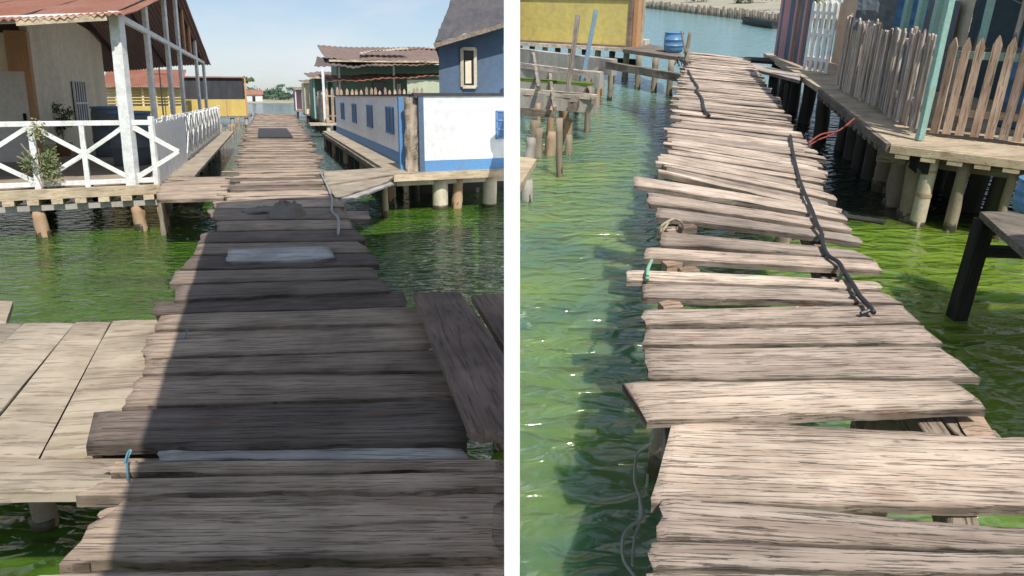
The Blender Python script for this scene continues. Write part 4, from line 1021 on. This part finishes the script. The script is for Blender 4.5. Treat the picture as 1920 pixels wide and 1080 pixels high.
# black bench-like landing at the right edge
TB = [P(R, 1836, 394), P(R, 1990, 388), P(R, 1990, 540), P(R, 1925, 470)]
lb = thing('landing_table', 'dark timber table landing on black legs at the right frame edge', 'table', R, P(R, 1840, 600, 0))
zt_ = E+.0
board('top', lb, [P(R, 1836, 394, zt_), P(R, 2060, 402, zt_), P(R, 2080, 560, zt_), P(R, 1925, 470, zt_)], 'beam', .05)
p = P(R, 1818, 596, 0); q = PY(R, 1846, 404, P(R, 1842, 400, E).y)
q = P(R, 1848, 412, E-.05)
stick('leg', lb, (q.x-.04, q.y-.02, -.3), q, .10, .09, 'dark')
stick('leg', lb, (q.x+1.1, q.y-.3, -.3), (q.x+1.1, q.y-.3, E-.05), .11, .1, 'dark')
stick('stretcher', lb, (q.x, q.y, .52), (q.x+1.3, q.y-.05, .50), .07, .07, 'dark')
stick('apron', lb, q-UP*.05, (q.x+1.3, q.y-.1, E-.1), .05, .1, 'dark')
q = P(R, 1935, 396, E+.0); barrel(R, q, .12, .22, 'barrel', 'bucket', 'blue bucket standing on the dark timber table', 'barrel', False)
# shed added out of view, sized to shade the near right water
sv_ = thing('shed', 'plain plank shed added unseen right of the jetty for its shade', 'shed', R, (4.5, -1, 0))
part('wall', MB().para((3.35, -3.0, .5), V((3.6, 0, 0)), V((0, 5.0, 0)), UP*2.5), 'greywall', sv_)
part('roof', MB().sheet((3.25, -3.1, 3.1), (3.25, 2.35, 3.1), (7.1, -3.1, 3.7), (7.1, 2.35, 3.7), 40, .02), 'rustroof', sv_)
for x, y in ((3.5, -2.8), (3.5, 1.8), (6.8, -2.8), (6.8, 1.8)): pile(sv_, x, y, .52, .1)

# yellow house, far left of the right waterway
Y1 = P(R, 1176, 88); Yl = P(R, 960, 76); dY = (Yl-Y1).normalized(); wY = (.04-Y1.x)/dY.x; nY = V((-dY.y, dY.x, 0))
if nY.y < 0: nY = -nY
yr = thing('yellow_house', 'sunlit yellow house with brown corner trim on stilts beyond ruined beams', 'house', R, Y1)
part('wall', MB().para(Y1, dY*wY, nY*.12, UP*2.6), 'yellowR', yr)
part('corner_trim', MB().para(Y1-dY*.06-nY*.02, dY*.07, nY*.16, UP*2.6), 'brownboard', yr)
part('base_board', MB().para(Y1-nY*.03-UP*.06, dY*wY, nY*.03, UP*.09), 'brownboard', yr)
part('top_rail', MB().para(Y1-nY*.03+UP*1.02, dY*wY, nY*.03, UP*.06), 'brownboard', yr)
sdw = P(R, 1202, 84)
part('side_wall', MB().para(Y1-dY*.07+nY*.1, -dY*.10, nY*.25, UP*2.6), 'orange', yr)
part('jamb', MB().para(P(R, 1192, 86), -dY*.12, nY*.15, UP*1.4), 'fascia', yr)
part('step', MB().para(P(R, 1188, 84), -dY*.28, nY*.3, UP*.12), 'ivory', yr)
part('deck', MB().add(*(lambda v: ([x for x in v]+[x-UP*.08 for x in v], [(0,1,2,3), (7,6,5,4), (0,4,5,1), (1,5,6,2), (2,6,7,3), (3,7,4,0)]))([P(R, 1168, 92), P(R, 1280, 108, E-.01), P(R, 1272, 95, E-.01), P(R, 1180, 74)])), 'beam', yr, label='narrow boardwalk reaching to the jetty')
part('deck_edge', MB().para(Y1-nY*.12-UP*.1, dY*wY, nY*.12, UP*.08), 'greypick', yr)
for i in range(9):
    q = Y1 + dY*(i*.36+.1) + nY*.25
    if q.x > .1: pile(yr, q.x, q.y, E-.1, .07, 'darklog' if i % 2 else 'log')
for px, py in ((1200, 98), (1232, 102), (1262, 106)):
    q = P(R, px, py); pile(yr, q.x, q.y+.1, E-.08, .06, 'log')
part('under_beam', MB().para(Y1+nY*.6-UP*.5, dY*wY, nY*.06, UP*.16), 'dark', yr)
q = P(R, 1262, 97); barrel(R, q, .205, .40, 'barrel', 'water_barrel', 'blue plastic drum beside the gnarled post at the jetty end', 'barrel', False)
gp = thing('gnarled_post', 'gnarled driftwood post with wires tied to it beside blue drum', 'post', R, P(R, 1284, 122))
q = P(R, 1284, 122); part('post', MB().cyl(q-UP*.2, q+UP*.22+V((.02, 0, 0)), .045, .04, 8, 6, .5).cyl(q+UP*.2, q+UP*.58+V((.05, 0, 0)), .04, .028, 8, 6, .5), 'log', gp, smooth=True)
part('branch', MB().tube([q+UP*.18, q+UP*.4-V((.06, 0, 0)), q+UP*.6-V((.12, 0, 0))], .018), 'log', gp)
mb = MB(); r = random.Random(8)
for i in range(6): mb.tube([q+V((r.uniform(-.2, .05), r.uniform(-.1, .2), -.02)), q+V((-.12, 0, .1+r.uniform(0, .08))), q+V((r.uniform(-.25, .1), r.uniform(-.1, .1), .02))], .008)
part('wires', mb, 'cable', gp)

# ruined beams and stumps, left of the right waterway
rpost_later = []
rb = thing('ruined_pier', 'ruined pier frame of grey mossy beams standing in green water', 'pier', R, P(R, 1060, 250, 0))
def rbeam(x0, y0, x1, y1, w, h, z, mt='concrete', name='beam'):
    p = P(R, x0, y0, z); q = P(R, x1, y1, z)
    if p.x < .05: p = p + (q-p)*((.05-p.x)/(q.x-p.x))
    return stick(name, rb, p, q, w, h, mt, edge=.012, chip=.05, end=.02), p, q
rbeam(960, 102, 1152, 126, .16, .30, E-.10); rbeam(960, 134, 1128, 150, .14, .28, E-.16); rbeam(960, 184, 1118, 196, .12, .24, E-.24)
rbeam(960, 155, 1110, 165, .12, .14, E-.2, 'concrete')
rbeam(1140, 122, 1280, 146, .10, .13, E-.04, 'beam', 'long_beam')
rbeam(960, 120, 1100, 138, .05, .09, E-.02, 'greypick'); rbeam(960, 170, 1120, 182, .05, .08, E-.12, 'greypick'); rbeam(960, 206, 1040, 214, .05, .1, E-.34, 'beam'); rbeam(1030, 132, 1040, 205, .05, .07, E-.12, 'beam')
rbeam(1095, 130, 1112, 190, .06, .08, E-.16, 'beam'); rbeam(1000, 100, 1010, 165, .05, .06, E-.02, 'greypick')
for q_ in ((1008, 262, .55), (1080, 210, .5), (1120, 200, .55), (1018, 215, .62), (1128, 178, .62), (1066, 290, .28), (1050, 255, .42)):
    rpost_later.append(q_)
_, p, q = rbeam(960, 148, 1108, 158, .11, .05, E-.10, 'moss', 'moss')
rbeam(1072, 200, 1122, 128, .12, .14, E-.2, 'beam')
def rpost(px, pyb, ztop, r_, mt, lean=(0, 0), name='post'):
    p = P(R, px, pyb, 0); return pile(rb, p.x, p.y, ztop, r_, mt, lean=lean, name=name, amp=.35)
rpost(1046, 330, .72, .038, 'log', (-.01, 0)); rpost(1100, 248, .62, .045, 'log'); rpost(1143, 188, .68, .05, 'log'); rpost(1032, 262, .5, .06, 'rustlog')
rpost(1060, 240, .5, .055, 'rustlog')
for i, q_ in enumerate(rpost_later): rpost(q_[0], q_[1], q_[2], .035+.006*(i % 3), 'log' if i % 2 else 'rustlog')
for i, (px, py, h, r_, mt) in enumerate([(992, 300, .30, .065, 'concrete'), (1007, 292, .38, .062, 'log'), (1030, 290, .32, .08, 'rustlog'), (1062, 262, .30, .07, 'rustlog'), (1000, 270, .35, .07, 'log')]):
    p = P(R, px, py, 0); single('stump', ['chipped grey stump beside the pale corner ledge', 'pale split topped stump between grey and orange ones', 'broad orange rusty stump below the ruined beams', 'reddish stump right of the broad orange one', 'thin brown stump behind the split topped one'][i], 'stump',
        MB().cyl((p.x, p.y, -.4), (p.x+.02, p.y, h), r_, r_*.9, 12, 8, .45, seed=i*3), mt, R, p, smooth=True)
for px, py, x2, y2, mt, lab in ((1064, 165, 1084, 28, 'greypick', 'tall leaning grey lath rising from the ruined beams'), (1092, 142, 1118, 18, 'paleblue', 'tall leaning pale blue lath right of the grey one')):
    p = P(R, px, py, E-.1); q = PN(R, x2, y2, p, V((1, 0, 0)))
    stick('lath', None, p-UP*.1, q, .07, .03, mt, R, ref=V((0, -1, 0)), label=lab, cat='lath')
cl = thing('corner_ledge', 'sunlit cream slab corner at the left edge above stumps', 'ledge', R, P(R, 985, 340))
part('slab', MB().add(*(lambda v: (v+[x-UP*.07 for x in v], [(0,1,2,3), (7,6,5,4), (0,4,5,1), (1,5,6,2), (2,6,7,3), (3,7,4,0)]))([P(R, 963, 357, .30), P(R, 970, 357, .30), P(R, 1006, 298, .30), P(R, 966, 292, .30)])), 'fascia', cl)
p = P(R, 988, 335, .25); pile(cl, p.x, p.y, .23, .06, 'concrete')
# far sea wall, bank
A0 = P(R, 1180, 2, 0); A1_ = P(R, 1470, 45, 0)
A0 = P(R, 1150, 8, 0)
sw = thing('palisade', 'long low palisade of weathered stakes along the far bank', 'palisade', R, A0)
dS = (A1_-A0); n = 95; r = random.Random(6)
for i in range(n):
    p = A0 + dS*(i/(n-1)); SEED[0] += 1
    part('stake', MB().cyl(p-UP*.3, p+UP*r.uniform(.42, .62), .085, .07, 7, 2, .2, seed=i), 'log' if i % 3 else 'concrete', sw)
A0e = A0 - dS*.5; A1e = A1_ + dS*2
nn = V((-dS.y, dS.x, 0)).normalized(); nn = nn if nn.y > 0 else -nn
mb = MB(); k = 40
for i in range(k+1):
    for j, (dd, z) in enumerate(((.15, -.1), (.2, .42), (4, .55), (18, 1.2), (40, 3.0))):
        p = A0e.lerp(A1e, i/k) + nn*dd; p.x = max(p.x, .03); mb.v.append(p + UP*(z + .1*noise.noise(p*.4)))
for i in range(k):
    for j in range(4): q = i*5+j; mb.f.append((q, q+5, q+6, q+1))
single('sand_bank', None, None, mb, 'sand', R, (0, 0, 0), kind='structure')
for i in range(16):
    p = A0e.lerp(A1e, .12+i*.045) + nn*(3+2*(i % 3)); t = thing('bank_bush', 'low green bush on the sandy bank behind the palisade', 'bush', R, p, 'bushes on the far bank')
    if p.x < .8: p.x = .8
    part('foliage', MB().leaves(p+UP*1.1, (1.0, .9, .8), 420, .16, i+9), 'leaf', t); part('stem', MB().cyl(p+UP*.3, p+UP*1.1, .05, .03, 5), 'log', t)
bt = P(R, 1425, 47, 0)
mb = MB(); 
Lb = 3.6; dx = (P(R, 1455, 54, 0)-P(R, 1392, 42, 0)); Lb = dx.length; dx.normalize(); dy = V((-dx.y, dx.x, 0)); o = P(R, 1392, 42, 0)
prof = [(0, .02), (.15, .3), (.4, .42), (.7, .42), (.9, .35), (1, .25)]; vs = []
for u, hw_ in prof:
    c = o + dx*Lb*u; vs += [c-dy*hw_+UP*.30, c-dy*hw_*.6-UP*.05, c+dy*hw_*.6-UP*.05, c+dy*hw_+UP*.30, c+dy*hw_*.8+UP*.26, c+dy*hw_*.5+UP*.08, c-dy*hw_*.5+UP*.08, c-dy*hw_*.8+UP*.26]
fs = []
for i in range(len(prof)-1):
    for k in range(8): fs.append((i*8+k, i*8+(k+1) % 8, (i+1)*8+(k+1) % 8, (i+1)*8+k))
fs += [tuple(range(8))[::-1], tuple(5*8+k for k in range(8))]
single('rowing_boat', 'low dark wooden boat moored before the palisade', 'boat', mb.add(vs, fs), 'darklog', R)
# small side landing right far
q0 = P(R, 1400, 118); q1 = P(R, 1470, 132)
sl = thing('footbridge', 'narrow dark plank footbridge joining far jetty end and right deck', 'footbridge', R, q0)
board('plank', sl, quad(R, (1402, 116, 1408, 128, 1500, 138, 1500, 150), E-.01), 'greypick', .05); board('plank', sl, quad(R, (1396, 106, 1400, 112, 1480, 110, 1480, 118), E-.05), 'dark', .05)
for e in ((1450, 130), (1480, 140)): p = P(R, *e); pile(sl, p.x, p.y, E-.06, .05, 'darklog')
pf_ = P(R, 1440, 97)

# ------------------------------------------------------------ light, sky, camera
sun = bpy.data.lights.new('sun', 'SUN'); sun.energy = 4.7; sun.angle = math.radians(.5); sun.color = (1, .95, .87)
so = bpy.data.objects.new('sun', sun); C.objects.link(so)
dv = V((SUN.x*math.cos(EL), SUN.y*math.cos(EL), -math.sin(EL))); so.rotation_euler = dv.to_track_quat('-Z', 'Y').to_euler()
w = bpy.data.worlds.new('World'); bpy.context.scene.world = w; w.use_nodes = True; nt = w.node_tree; nt.nodes.clear()
out = nt.nodes.new('ShaderNodeOutputWorld'); bg = nt.nodes.new('ShaderNodeBackground'); sky = nt.nodes.new('ShaderNodeTexSky')
sky.sky_type = 'NISHITA'; sky.sun_disc = False; sky.sun_elevation = EL; sky.sun_rotation = math.atan2(-SUN.x, -SUN.y)
sky.air_density = 1.0; sky.dust_density = .7; sky.ozone_density = 2.2
tc = nt.nodes.new('ShaderNodeTexCoord'); mp = nt.nodes.new('ShaderNodeMapping'); mp.inputs['Scale'].default_value = (1.6, 1.6, 5)
nt.links.new(tc.outputs['Generated'], mp.inputs[0])
ns = nd(nt, 'ShaderNodeTexNoise', _Scale=1.8, _Detail=7, _Roughness=.55, _Distortion=.3); nt.links.new(mp.outputs[0], ns.inputs['Vector'])
cf = ramp(nt, ns.outputs['Fac'], [(.50, 0.0), (.74, .7)])
col = mix(nt, mix(nt, sky.outputs[0], (4.6, 5.4, 6.6), .38), (6.6, 6.9, 7.3), cf)
nt.links.new(col, bg.inputs[0]); bg.inputs[1].default_value = .125; nt.links.new(bg.outputs[0], out.inputs[0])
cam = bpy.data.cameras.new('camera'); cam.sensor_width = 36; cam.lens = 36*F/1920; cam.shift_y = (Y0-540)/1920; cam.clip_end = 4000; cam.clip_start = .05
co = bpy.data.objects.new('camera', cam); C.objects.link(co); co.location = (0, 0, H); co.rotation_euler = (math.pi/2-P1, 0, 0)
sc = bpy.context.scene; sc.camera = co
sc.view_settings.view_transform = 'Standard'; sc.view_settings.look = 'None'; sc.view_settings.exposure = 0
